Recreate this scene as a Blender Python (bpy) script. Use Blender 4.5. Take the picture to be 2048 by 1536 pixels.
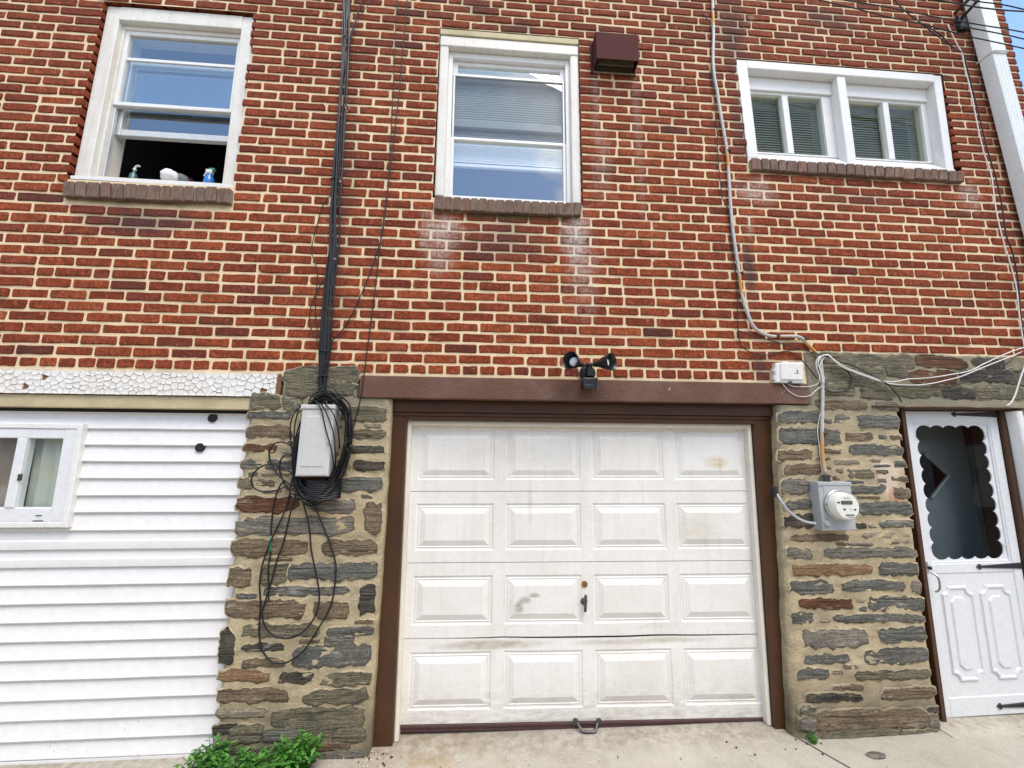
import bpy, bmesh, math, random
from mathutils import Vector, Matrix, noise
random.seed(7)
for o in list(bpy.data.objects): bpy.data.objects.remove(o)
scene = bpy.context.scene
C = scene.collection

# ------------------------------------------------------------------ camera
cam_d = bpy.data.cameras.new('camera'); cam = bpy.data.objects.new('camera', cam_d); C.objects.link(cam)
cam_d.sensor_width = 36.0; cam_d.lens = 36.0*796.9/2048.0; cam_d.clip_end = 2000; cam_d.clip_start = 0.02
R0 = Vector((0.99747848, -0.07074318, 0.00566464)); R1 = Vector((0.01751111, 0.16798363, -0.98563424)); R2 = Vector((0.06877533, 0.98324814, 0.16879885))
CAM = Vector((2.4682, -2.4073, 1.5550))
cam.matrix_world = Matrix(((R0.x, -R1.x, -R2.x, CAM.x), (R0.y, -R1.y, -R2.y, CAM.y), (R0.z, -R1.z, -R2.z, CAM.z), (0, 0, 0, 1)))
scene.camera = cam
def project(p):
    d = Vector(p)-CAM; z = d.dot(R2)
    return (1024+796.9*d.dot(R0)/z, 768+796.9*d.dot(R1)/z, z)

# ------------------------------------------------------------------ sky, sun, exposure
SUN_EL, SUN_AZ = math.radians(58), math.radians(158)      # behind the camera, a little to the right
world = bpy.data.worlds.new('World'); scene.world = world; world.use_nodes = True
nt = world.node_tree; nt.nodes.clear()
wo = nt.nodes.new('ShaderNodeOutputWorld'); bg = nt.nodes.new('ShaderNodeBackground'); bg.inputs['Strength'].default_value = 0.15
sky = nt.nodes.new('ShaderNodeTexSky'); sky.sky_type = 'NISHITA'; sky.sun_disc = False
sky.sun_elevation = SUN_EL; sky.sun_rotation = SUN_AZ; sky.air_density = 1.2; sky.dust_density = 0.3; sky.ozone_density = 2.0
tc = nt.nodes.new('ShaderNodeTexCoord'); mp = nt.nodes.new('ShaderNodeMapping'); mp.inputs['Rotation'].default_value = (0, 0, -0.15); mp.inputs['Scale'].default_value = (1.3, 1.3, 2.2); mp.inputs['Location'].default_value = (5.3, 1.1, 2.0)
cn = nt.nodes.new('ShaderNodeTexNoise'); cn.inputs['Scale'].default_value = 1.5; cn.inputs['Detail'].default_value = 7; cn.inputs['Roughness'].default_value = 0.55
cr_ = nt.nodes.new('ShaderNodeValToRGB'); cr_.color_ramp.elements[0].position = 0.47; cr_.color_ramp.elements[1].position = 0.63
mx = nt.nodes.new('ShaderNodeMix'); mx.data_type = 'RGBA'; mx.inputs['B'].default_value = (10.2, 9.3, 8.3, 1)
nt.links.new(tc.outputs['Generated'], mp.inputs['Vector']); nt.links.new(mp.outputs[0], cn.inputs['Vector'])
nt.links.new(cn.outputs['Fac'], cr_.inputs['Fac']); nt.links.new(cr_.outputs['Color'], mx.inputs['Factor'])
nt.links.new(sky.outputs[0], mx.inputs['A']); nt.links.new(mx.outputs['Result'], bg.inputs['Color']); nt.links.new(bg.outputs[0], wo.inputs['Surface'])
sun_d = bpy.data.lights.new('sun', 'SUN'); sun_d.energy = 1.4; sun_d.angle = math.radians(28); sun_d.color = (1.0, 0.90, 0.77)
sun = bpy.data.objects.new('sun', sun_d); C.objects.link(sun)
sd = Vector((math.sin(SUN_AZ)*math.cos(SUN_EL), math.cos(SUN_AZ)*math.cos(SUN_EL), math.sin(SUN_EL)))
sun.rotation_euler = sd.to_track_quat('Z', 'Y').to_euler(); sun.location = sd*20
vs = scene.view_settings; vs.view_transform = 'Standard'; vs.look = 'None'; vs.gamma = 1; vs.use_curve_mapping = False; vs.exposure = 1.03
scene.render.engine = 'CYCLES'
scene.render.resolution_x = 1024; scene.render.resolution_y = 768

# ------------------------------------------------------------------ materials
MATS = {}
class NB:
    """small node-tree builder"""
    def __init__(s, name):
        s.m = bpy.data.materials.new(name); s.m.use_nodes = True; s.t = s.m.node_tree; s.n = s.t.nodes
        s.b = s.n['Principled BSDF']; s.pos = None; MATS[name] = s.m
    def new(s, t, **kw):
        n = s.n.new(t)
        for k, v in kw.items(): setattr(n, k, v)
        return n
    def link(s, a, b): s.t.links.new(a, b)
    def P(s):
        if s.pos is None: s.pos = s.new('ShaderNodeNewGeometry').outputs['Position']
        return s.pos
    def val(s, sock, v):
        if hasattr(v, 'node'): s.link(v, sock)
        else: sock.default_value = v
    def math(s, op, a, b=0.0, c=None, clamp=False):
        n = s.new('ShaderNodeMath', operation=op, use_clamp=clamp); s.val(n.inputs[0], a); s.val(n.inputs[1], b)
        if c is not None: s.val(n.inputs[2], c)
        return n.outputs[0]
    def vec(s, op, a, b):
        n = s.new('ShaderNodeVectorMath', operation=op); s.val(n.inputs[0], a); s.val(n.inputs[1], b)
        return n.outputs['Value'] if op in ('LENGTH', 'DISTANCE', 'DOT_PRODUCT') else n.outputs['Vector']
    def noise(s, scale, detail=4, rough=0.55, vec=None, sc=(1, 1, 1), dist=0.0, col=False):
        v = vec if vec is not None else s.P()
        if sc != (1, 1, 1): v = s.vec('MULTIPLY', v, sc)
        n = s.new('ShaderNodeTexNoise'); s.link(v, n.inputs['Vector']); n.inputs['Scale'].default_value = scale
        n.inputs['Detail'].default_value = detail; n.inputs['Roughness'].default_value = rough; n.inputs['Distortion'].default_value = dist
        return n.outputs['Color' if col else 'Fac']
    def ramp(s, f, stops):
        n = s.new('ShaderNodeValToRGB'); e = n.color_ramp.elements
        while len(e) < len(stops): e.new(0.5)
        for i, (p, c) in enumerate(stops):
            e[i].position = p; e[i].color = (c[0], c[1], c[2], 1) if isinstance(c, tuple) else (c, c, c, 1)
        s.link(f, n.inputs['Fac']); return n.outputs['Color']
    def mr(s, f, a, b, c=0.0, d=1.0):
        n = s.new('ShaderNodeMapRange'); s.link(f, n.inputs[0])
        for i, v in enumerate((a, b, c, d)): n.inputs[i+1].default_value = v
        return n.outputs[0]
    def mix(s, f, a, b, bt='MIX'):
        n = s.new('ShaderNodeMix', data_type='RGBA', blend_type=bt)
        s.val(n.inputs['Factor'], f)
        for k, v in (('A', a), ('B', b)):
            if isinstance(v, tuple): v = (v[0], v[1], v[2], 1)
            s.val(n.inputs[k], v)
        return n.outputs['Result']
    def attr(s, name):
        n = s.new('ShaderNodeAttribute', attribute_name=name); return n
    def spot(s, x, z, rx, rz, nz, soft=0.55, amp=0.5):
        """wear patch with its own ragged shape, centred on (x,z) of the wall"""
        v = s.vec('SUBTRACT', s.P(), (x, 0, z)); v = s.vec('MULTIPLY', v, (1/rx, 0, 1/rz)); l = s.vec('LENGTH', v, (0, 0, 0))
        l = s.math('ADD', l, s.math('MULTIPLY', s.math('SUBTRACT', nz, 0.5), amp*2))
        return s.mr(l, 1.0, 1.0-soft, 0, 1)
    def bump(s, h, strength=0.4, dist=0.01, normal=None):
        n = s.new('ShaderNodeBump'); n.inputs['Strength'].default_value = strength; n.inputs['Distance'].default_value = dist
        s.link(h, n.inputs['Height'])
        if normal is not None: s.link(normal, n.inputs['Normal'])
        return n.outputs[0]
    def out(s, col=None, rough=None, nrm=None, metal=None, spec=None):
        if col is not None: s.val(s.b.inputs['Base Color'], (col[0], col[1], col[2], 1) if isinstance(col, tuple) else col)
        if rough is not None: s.val(s.b.inputs['Roughness'], rough)
        if metal is not None: s.val(s.b.inputs['Metallic'], metal)
        if spec is not None: s.val(s.b.inputs['Specular IOR Level'], spec)
        if nrm is not None: s.link(nrm, s.b.inputs['Normal'])
        return s.m
def srgb(r, g, b):
    f = lambda c: (c/255/12.92) if c <= 10 else ((c/255+0.055)/1.055)**2.4
    return (f(r), f(g), f(b))

def m_plain(name, col, rough=0.5, var=0.12, bump=0.0, scale=30, metal=0.0, dirt=None, dirt_amt=0.3, spec=None):
    n = NB(name); f = n.noise(scale, 5)
    c = n.mix(n.mr(f, .3, .7), tuple(v*(1-var) for v in col), tuple(min(1, v*(1+var)) for v in col))
    if dirt:
        d = n.noise(5.5, 6, .65); c = n.mix(n.math('MULTIPLY', n.mr(d, .5, .75), dirt_amt), c, dirt)
    nr = n.bump(f, .3, bump) if bump else None
    return n.out(c, n.mr(f, .2, .8, max(0, rough-.08), min(1, rough+.08)), nr, metal, spec)

def m_brick(name='brick'):
    n = NB(name); a = n.attr('tint'); sep = n.new('ShaderNodeSeparateColor'); n.link(a.outputs['Color'], sep.inputs[0])
    tone, hue, dark = sep.outputs[0], sep.outputs[1], sep.outputs[2]
    off = n.vec('MULTIPLY', a.outputs['Color'], (7.0, 5.0, 9.0)); v = n.vec('ADD', n.P(), off)
    base = n.ramp(tone, [(0.0, (.15, .034, .017)), (0.25, (.245, .050, .020)), (0.55, (.36, .075, .025)), (0.85, (.46, .115, .038)), (1.0, (.52, .16, .06))])
    base = n.mix(n.math('MULTIPLY', hue, .5), base, (.15, .042, .04))
    big = n.noise(14, 5, .6, v, (1, 1, 1.4)); base = n.mix(n.mr(big, .35, .72), base, n.mix(.4, base, (.05, .016, .014)))
    fine = n.noise(75, 5, .65, v, (1, 1, .55), .6); base = n.mix(n.mr(fine, .44, .60, .8, 0), base, n.mix(.6, base, (.03, .010, .008)))
    lite = n.noise(34, 4, .6, v); base = n.mix(n.mr(lite, .56, .75, 0, .55), base, (.50, .165, .085))
    base = n.mix(n.math('MULTIPLY', dark, .75), base, (.05, .028, .026))
    # weathering of the wall itself, with shade painted in high up
    wz = n.noise(6, 6, .62)
    soot_shade = n.noise(0.9, 5, .6, None, (1, 1, .7)); zz = n.new('ShaderNodeSeparateXYZ'); n.link(n.P(), zz.inputs[0])
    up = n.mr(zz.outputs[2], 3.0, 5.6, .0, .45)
    base = n.mix(n.math('MULTIPLY', up, n.mr(soot_shade, .25, .6, .55, 1)), base, (.062, .022, .022))  # upper bricks darkened with height, part grime and part painted shade
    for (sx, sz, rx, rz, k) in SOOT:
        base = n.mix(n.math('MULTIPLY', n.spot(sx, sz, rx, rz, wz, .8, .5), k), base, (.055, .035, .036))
    crust = n.mr(n.noise(46, 6, .75, None, (1.3, 1, .7)), .40, .60, .15, 1.0); wl = n.noise(9, 6, .7)
    for (sx, sz, rx, rz, k) in LIME:
        base = n.mix(n.math('MULTIPLY', n.math('MULTIPLY', n.spot(sx, sz, rx, rz, wl, .95, 1.1), crust), k), base, (.56, .50, .44))
    for (sx, sz, rx, rz, k) in MOSS:
        base = n.mix(n.math('MULTIPLY', n.spot(sx, sz, rx, rz, wz, .8, .6), k), base, (.085, .07, .028))
    ms = n.new('ShaderNodeTexVoronoi'); n.link(v, ms.inputs['Vector']); ms.inputs['Scale'].default_value = 26
    msk = n.math('MULTIPLY', n.math('LESS_THAN', ms.outputs['Distance'], .11), n.math('GREATER_THAN', n.noise(3.1, 2), .6))
    base = n.mix(n.math('MULTIPLY', msk, .5), base, (.5, .42, .33))
    h = n.math('ADD', n.math('MULTIPLY', fine, .7), n.math('MULTIPLY', big, .8))
    return n.out(base, n.mr(fine, .2, .8, .7, .95), n.bump(h, 1.0, .010), spec=.12)

def m_mortar(name, col, spots=True):
    n = NB(name); f = n.noise(120, 4, .6); g = n.noise(3.5, 6, .62); wz = n.noise(6, 6, .62)
    c = n.mix(n.mr(f, .3, .7), tuple(v*.84 for v in col), tuple(min(1, v*1.12) for v in col))
    c = n.mix(n.mr(g, .5, .72, 0, .45), c, tuple(v*.55 for v in col))
    if spots:
        zz = n.new('ShaderNodeSeparateXYZ'); n.link(n.P(), zz.inputs[0])
        c = n.mix(n.mr(zz.outputs[2], 3.6, 5.4, 0, .32), c, (.22, .17, .11))  # mortar follows the bricks: high-up shade mixed into its grimy tone
        for (sx, sz, rx, rz, k) in SOOT: c = n.mix(n.math('MULTIPLY', n.spot(sx, sz, rx, rz, wz, .8, .5), k*.8), c, (.11, .09, .075))
        for (sx, sz, rx, rz, k) in LIME: c = n.mix(n.math('MULTIPLY', n.spot(sx, sz, rx, rz, wz, .85, .6), k), c, (.62, .56, .48))
        for (sx, sz, rx, rz, k) in MOSS: c = n.mix(n.math('MULTIPLY', n.spot(sx, sz, rx, rz, wz, .8, .6), k), c, (.12, .1, .03))
    return n.out(c, .93, n.bump(f, .7, .004), spec=.25)

SW = {'slate': ((.082, .085, .074), (.27, .27, .235)), 'dark': ((.035, .032, .026), (.15, .135, .105)), 'brown': ((.12, .085, .05), (.36, .275, .175)),
      'rust': ((.06, .024, .012), (.28, .125, .055)), 'olive': ((.10, .09, .055), (.31, .28, .19)), 'grey': ((.13, .122, .10), (.37, .34, .275)),
      'orange': ((.22, .12, .06), (.45, .28, .155)), 'pale': ((.26, .225, .155), (.50, .44, .33))}
def pointing_nodes(n):
    """colour and height of the buttered mortar between the rubble stones"""
    f = n.noise(90, 5, .65); g = n.noise(4.2, 6, .65); s2 = n.noise(11, 5, .6, None, (.6, 1, 1.2))
    c = n.mix(n.mr(g, .3, .7), (.37, .30, .18), (.60, .50, .325))
    c = n.mix(n.mr(s2, .46, .72, 0, .75), c, (.22, .19, .125))
    c = n.mix(n.mr(n.noise(23, 6, .7, None, (.5, 1, 1.3)), .55, .72, 0, .55), c, (.16, .14, .095))
    c = n.mix(n.mr(f, .35, .6, .35, 0), c, (.2, .165, .105))
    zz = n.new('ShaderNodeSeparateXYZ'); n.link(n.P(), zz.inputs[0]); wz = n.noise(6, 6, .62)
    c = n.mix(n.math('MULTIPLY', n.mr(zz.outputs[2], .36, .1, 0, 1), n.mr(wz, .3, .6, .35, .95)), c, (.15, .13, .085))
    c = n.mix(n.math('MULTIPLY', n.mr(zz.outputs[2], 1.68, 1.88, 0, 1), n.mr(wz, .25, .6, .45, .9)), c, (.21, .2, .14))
    c = n.mix(n.math('MULTIPLY', n.spot(5.02, 1.42, .11, .16, wz, .6, .5), .8), c, (.66, .54, .43))
    c = n.mix(n.math('MULTIPLY', n.spot(5.06, 1.29, .05, .08, n.noise(26, 6, .7), .35, 1.5), .6), c, (.42, .19, .10))
    c = n.mix(n.math('MULTIPLY', n.spot(1.58, 1.18, .28, .08, wz, .7, .6), .5), c, (.5, .33, .16))
    c = n.mix(n.math('MULTIPLY', n.spot(4.55, .05, .5, .06, wz, .7, .6), .7), c, (.05, .055, .018))
    h = n.math('ADD', n.math('MULTIPLY', f, .5), n.math('MULTIPLY', s2, 1.0))
    return c, h
def m_stone(kind):
    a, b = SW[kind]; n = NB('stone_'+kind)
    at = n.attr('tint'); v = n.vec('ADD', n.P(), n.vec('MULTIPLY', at.outputs['Color'], (5, 3, 8)))
    st = n.noise(24, 8, .7, v, (.24, 1, 2.2), 1.3); bl = n.noise(8, 5, .6, v, (.7, 1, 1.3)); fi = n.noise(95, 5, .65, v, (.7, 1, 1.2))
    c = n.mix(n.mr(st, .34, .66), a, b)
    c = n.mix(n.mr(bl, .48, .7, 0, .6), c, n.mix(.5, b, (.30, .235, .14)))
    c = n.mix(n.mr(n.noise(5, 4, .6, v), .55, .7, 0, .6), c, n.mix(.5, a, (.10, .095, .085)))
    c = n.mix(n.mr(fi, .36, .58, .55, 0), c, tuple(x*.4 for x in a)); lam = n.noise(30, 4, .6, v, (.10, 1, 3.2), .6); c = n.mix(n.mr(lam, .44, .36, 0, .75), c, tuple(x*.3 for x in a))
    wr = n.noise(16, 4, .55, v, (.5, 1, 1.4)); c = n.mix(n.mr(wr, .63, .72, 0, .6), c, (.48, .45, .38))
    pc, ph = pointing_nodes(n)
    e = n.math('ADD', at.outputs['Alpha'], n.math('MULTIPLY', n.math('SUBTRACT', n.noise(30, 6, .7, v, (.55, 1, 1)), .5), 1.5))
    mk = n.mr(e, .40, .50)
    rim = n.math('MULTIPLY', n.mr(e, .42, .48), n.mr(e, .85, .5)); c = n.mix(n.math('MULTIPLY', rim, .5), c, tuple(x*.45 for x in a))  # dark edge painted in as the thin shadow line round each stone
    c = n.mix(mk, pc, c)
    h = n.math('ADD', n.math('ADD', n.math('MULTIPLY', st, 1.2), n.math('MULTIPLY', fi, .5)), n.math('MULTIPLY', lam, .8))
    h = n.math('ADD', n.math('MULTIPLY', n.math('ADD', h, .1), mk), n.math('MULTIPLY', ph, n.math('SUBTRACT', 1.0, mk)))
    return n.out(c, n.mr(st, .2, .8, .65, .92), n.bump(h, 1.0, .014), spec=.3)
def m_pointing():
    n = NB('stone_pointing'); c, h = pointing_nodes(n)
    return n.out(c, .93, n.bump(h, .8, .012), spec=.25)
def m_paint(name, col, chip=None, chip_amt=.0, dirt=(.3, .26, .2), dirt_amt=.25, rough=.45, bump=.002, streak=False, scale=40):
    n = NB(name); f = n.noise(scale, 5); d = n.noise(3.3, 7, .65); s = n.noise(14, 5, .6, None, (2.2, 1, .18))
    c = n.mix(n.mr(f, .3, .7), tuple(v*.94 for v in col), tuple(min(1, v*1.04) for v in col))
    c = n.mix(n.mr(d, .45, .75, 0, dirt_amt), c, dirt)
    if streak: c = n.mix(n.mr(s, .52, .8, 0, dirt_amt*1.1), c, dirt)
    h = f
    if chip:
        k = n.noise(33, 6, .7); k2 = n.noise(1.7, 2); m = n.math('MULTIPLY', n.math('GREATER_THAN', k, 0.74-chip_amt*.1), n.math('GREATER_THAN', k2, .47))
        c = n.mix(m, c, chip); h = n.math('SUBTRACT', f, n.math('MULTIPLY', m, .8))
    return n.out(c, n.mr(f, .2, .8, rough-.06, rough+.1), n.bump(h, .5, bump), spec=.4)
def m_vinyl():
    n = NB('vinyl_siding'); f = n.noise(26, 5); gr = n.noise(70, 4, .6, None, (.25, 1, 2.0)); d = n.noise(3.3, 7, .65); sp = n.noise(85, 4, .6); k2 = n.noise(5, 3)
    c = n.mix(n.mr(f, .3, .7), (.70, .70, .69), (.76, .76, .75)); c = n.mix(n.mr(d, .45, .75, 0, .12), c, (.55, .55, .52))
    zz = n.new('ShaderNodeSeparateXYZ'); n.link(n.P(), zz.inputs[0])
    m = n.math('MULTIPLY', n.math('GREATER_THAN', sp, .64), n.math('MULTIPLY', n.mr(zz.outputs[2], .28, .05, 0, 1), n.mr(k2, .45, .6)))
    c = n.mix(n.math('MULTIPLY', m, .8), c, (.30, .31, .24))
    return n.out(c, .45, n.bump(gr, .3, .0015), spec=.35)
def m_garage():
    n = NB('garage_door_paint'); f = n.noise(60, 5); d = n.noise(2.6, 7, .65); s = n.noise(12, 5, .6, None, (2.4, 1, .2)); g = n.noise(30, 6, .7, None, (.4, 1, 1.5)); wz = n.noise(5, 6, .65)
    c = n.mix(n.mr(f, .3, .7), (.735, .725, .68), (.80, .79, .745))
    c = n.mix(n.mr(d, .42, .75, 0, .32), c, (.50, .46, .36)); c = n.mix(n.mr(s, .52, .8, 0, .22), c, (.42, .38, .29)); c = n.mix(n.mr(g, .55, .75, 0, .18), c, (.45, .43, .38))
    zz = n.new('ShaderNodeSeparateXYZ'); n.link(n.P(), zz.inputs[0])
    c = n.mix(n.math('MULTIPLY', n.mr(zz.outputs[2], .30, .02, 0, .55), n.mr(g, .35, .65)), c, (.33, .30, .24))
    for (x, z, rx, rz, k, col) in GRIME: c = n.mix(n.math('MULTIPLY', n.math('MULTIPLY', n.spot(x, z, rx, rz, wz, .6, .5), n.mr(g, .3, .6, .35, 1)), k), c, col)
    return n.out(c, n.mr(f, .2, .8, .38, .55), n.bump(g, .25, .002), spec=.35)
def m_glass(name, ior=1.75, tint=(.9, .95, .93), dirt=.0):
    n = NB(name); t = n.n
    tr = n.new('ShaderNodeBsdfTransparent'); tr.inputs[0].default_value = (*tint, 1)
    gl = n.new('ShaderNodeBsdfGlossy'); gl.inputs['Roughness'].default_value = .0; gl.inputs['Color'].default_value = (.95, .98, 1, 1)
    w = n.noise(1.6, 2); nr = n.bump(w, .25, .012); n.link(nr, gl.inputs['Normal'])
    # thin sheet: the same Schlick reflectance from either side
    g = n.new('ShaderNodeNewGeometry'); cs = n.math('ABSOLUTE', n.vec('DOT_PRODUCT', g.outputs['Normal'], g.outputs['Incoming'])); F0 = ((ior-1)/(ior+1))**2
    fr = n.math('ADD', F0, n.math('MULTIPLY', n.math('POWER', n.math('SUBTRACT', 1.0, cs, clamp=True), 5.0), 1-F0), clamp=True)
    mi = n.new('ShaderNodeMixShader'); n.link(fr, mi.inputs[0]); n.link(tr.outputs[0], mi.inputs[1]); n.link(gl.outputs[0], mi.inputs[2])
    res = mi.outputs[0]
    if dirt:
        df = n.new('ShaderNodeBsdfDiffuse'); df.inputs[0].default_value = (.45, .46, .42, 1)
        m2 = n.new('ShaderNodeMixShader'); n.link(n.math('MULTIPLY', n.mr(n.noise(4, 6, .65), .35, .75), dirt), m2.inputs[0]); n.link(res, m2.inputs[1]); n.link(df.outputs[0], m2.inputs[2]); res = m2.outputs[0]
    n.link(res, n.n['Material Output'].inputs['Surface']); return n.m

# ------------------------------------------------------------------ wear maps: centre x, z, radii, strength
def W_(p, rx, rz, k): return (p[0], p[1], rx, rz, k)
LIME = [W_((2.178,2.992), .17, .15, 1), W_((2.167,2.834), .14, .2, .6), W_((3.051,2.980), .13, .24, 1), W_((3.096,2.769), .14, .4, .55), W_((3.224,4.030), .035, .5, .3), W_((3.520,3.727), .04, .8, .3), W_((3.254,3.514), .09, .4, .3),
        W_((4.349,3.365), .2, .13, .7), W_((5.988,3.428), .12, .14, .7), W_((4.280,3.113), .035, .12, .6), W_((4.451,4.834), .05, .06, .4)]
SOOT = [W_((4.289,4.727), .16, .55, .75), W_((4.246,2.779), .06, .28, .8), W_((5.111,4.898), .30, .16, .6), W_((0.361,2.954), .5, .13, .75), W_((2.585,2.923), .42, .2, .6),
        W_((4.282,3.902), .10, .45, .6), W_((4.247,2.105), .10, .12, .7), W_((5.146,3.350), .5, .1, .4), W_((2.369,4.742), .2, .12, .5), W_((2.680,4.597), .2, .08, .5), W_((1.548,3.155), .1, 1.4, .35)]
MOSS = [W_((0.343,3.076), .62, .035, .9), W_((2.584,3.094), .52, .035, .9), W_((5.117,3.540), .70, .035, .6)]

M_BRICK = m_brick()
M_MORTAR = m_mortar('brick_mortar', (.76, .60, .375))
M_SILLMORTAR = m_mortar('sill_mortar', (.28, .25, .17), False)
M_STONE = {k: m_stone(k) for k in SW}
M_POINT = m_pointing()
M_WHITE = m_paint('window_white', (.74, .74, .72), dirt=(.5, .46, .38), dirt_amt=.22, rough=.4)
M_OLDWHITE = m_paint('old_window_paint', (.70, .685, .63), chip=(.48, .38, .27), chip_amt=.2, dirt=(.5, .43, .33), dirt_amt=.5, rough=.5, streak=True)
M_VINYL = m_vinyl()
GRIME = [(*(2.696,0.649), .035, .045, .95, (.30, .285, .25)), (*(2.732,0.687), .05, .03, .95, (.30, .285, .25)), (*(2.786,0.714), .045, .018, .9, (.30, .285, .25)), (*(2.541,0.447), .4, .03, .75, (.34, .29, .20)), (*(3.484,0.445), .5, .022, .6, (.36, .31, .22)),
         (*(3.983,1.496), .10, .05, .6, (.52, .39, .16)), (*(4.009,1.481), .02, .06, .5, (.5, .32, .12)), (*(3.843,1.077), .16, .14, .35, (.5, .44, .28)), (*(2.763,1.263), .02, .2, .35, (.44, .36, .24)), (*(2.875,0.035), .6, .03, .5, (.34, .32, .27)), (*(2.605,1.553), .5, .12, .3, (.5, .47, .38))]
M_GARAGE = m_garage()
M_STRIP = m_paint('garage_stop_paint', (.74, .70, .60), chip=(.3, .26, .22), chip_amt=.35, dirt=(.45, .38, .27), dirt_amt=.4)
M_BROWN = m_paint('brown_frame_paint', (.066, .028, .011), chip=(.55, .5, .42), chip_amt=.0, dirt=(.03, .014, .01), dirt_amt=.6, rough=.38, bump=.003)
M_LINTEL = m_paint('brown_lintel_paint', (.118, .056, .034), chip=(.5, .42, .34), chip_amt=.5, dirt=(.20, .13, .115), dirt_amt=.6, rough=.7, bump=.008)
M_TRIMY = m_paint('weathered_cream_paint', (.50, .43, .26), chip=(.12, .09, .05), chip_amt=.5, dirt=(.2, .165, .08), dirt_amt=.6, rough=.65, bump=.006)
M_FLAKE = m_paint('flaking_white_paint', (.74, .73, .69), dirt=(.62, .5, .38), dirt_amt=.3, rough=.5, bump=.004)
M_BAREWOOD = m_plain('bare_wood', (.17, .085, .04), .8, .4, .006, 22, dirt=(.09, .05, .03), dirt_amt=.8)
M_DARKGAP = m_plain('dark_cavity', (.015, .014, .013), .9)
M_ROOM = m_plain('room_wall', (.055, .052, .048), .9)
M_GLASS = m_glass('window_glass', 3.0)
M_GLASS_D = m_glass('dusty_glass', 1.4, (.8, .84, .76), .08)
M_SCREENGLASS = m_glass('screened_glass', 1.8, (.52, .56, .57), .12)
M_GLASS_S = m_glass('storm_glass', 1.33, (.85, .9, .9))
M_SCREEN = m_plain('alu_frame', (.55, .56, .55), .45, .08, 0, 30, .3)
M_BLIND = m_plain('blind_slat', (.84, .84, .81), .5, .06)
M_BLIND_G = m_plain('olive_blind_slat', (.24, .25, .11), .5, .1)
M_CABLE = m_plain('black_cable', (.0035, .004, .006), .42, .25, 0, 60)
M_CABLE2 = m_plain('weathered_black_cable', (.009, .0075, .008), .6, .3, 0, 60)
M_WIREW = m_plain('white_wire', (.70, .69, .65), .45, .1, 0, 60)
M_GREYBOX = m_paint('grey_plastic', (.56, .565, .55), dirt=(.33, .31, .28), dirt_amt=.2, rough=.42, bump=.0008)
M_BLACKP = m_plain('black_plastic', (.012, .014, .017), .35, .2)
M_CONCRETE = None
M_METALGREY = m_paint('meter_grey_paint', (.40, .425, .43), dirt=(.25, .25, .23), dirt_amt=.25, rough=.4, bump=.0008)
M_CHROME = m_plain('worn_metal', (.5, .5, .49), .3, .1, 0, 60, .9)
M_BRASS = m_plain('brass', (.42, .24, .07), .35, .2, 0, 60, .85)
M_IRON = m_plain('black_iron', (.012, .011, .014), .5, .3)
M_DKMETAL = m_plain('dark_pewter', (.10, .10, .105), .4, .25, 0, 80, .7)
M_STORM = m_paint('storm_door_white', (.70, .72, .73), dirt=(.6, .62, .62), dirt_amt=.12, rough=.32, bump=.0006)
M_VENT = m_plain('vent_brown_paint', (.075, .021, .020), .75, .2, 0, 30, 0, (.045, .016, .016), .6, .1)
M_DOWN = m_paint('downspout_paint', (.74, .77, .76), dirt=(.48, .5, .48), dirt_amt=.25, rough=.38, streak=True)

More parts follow.
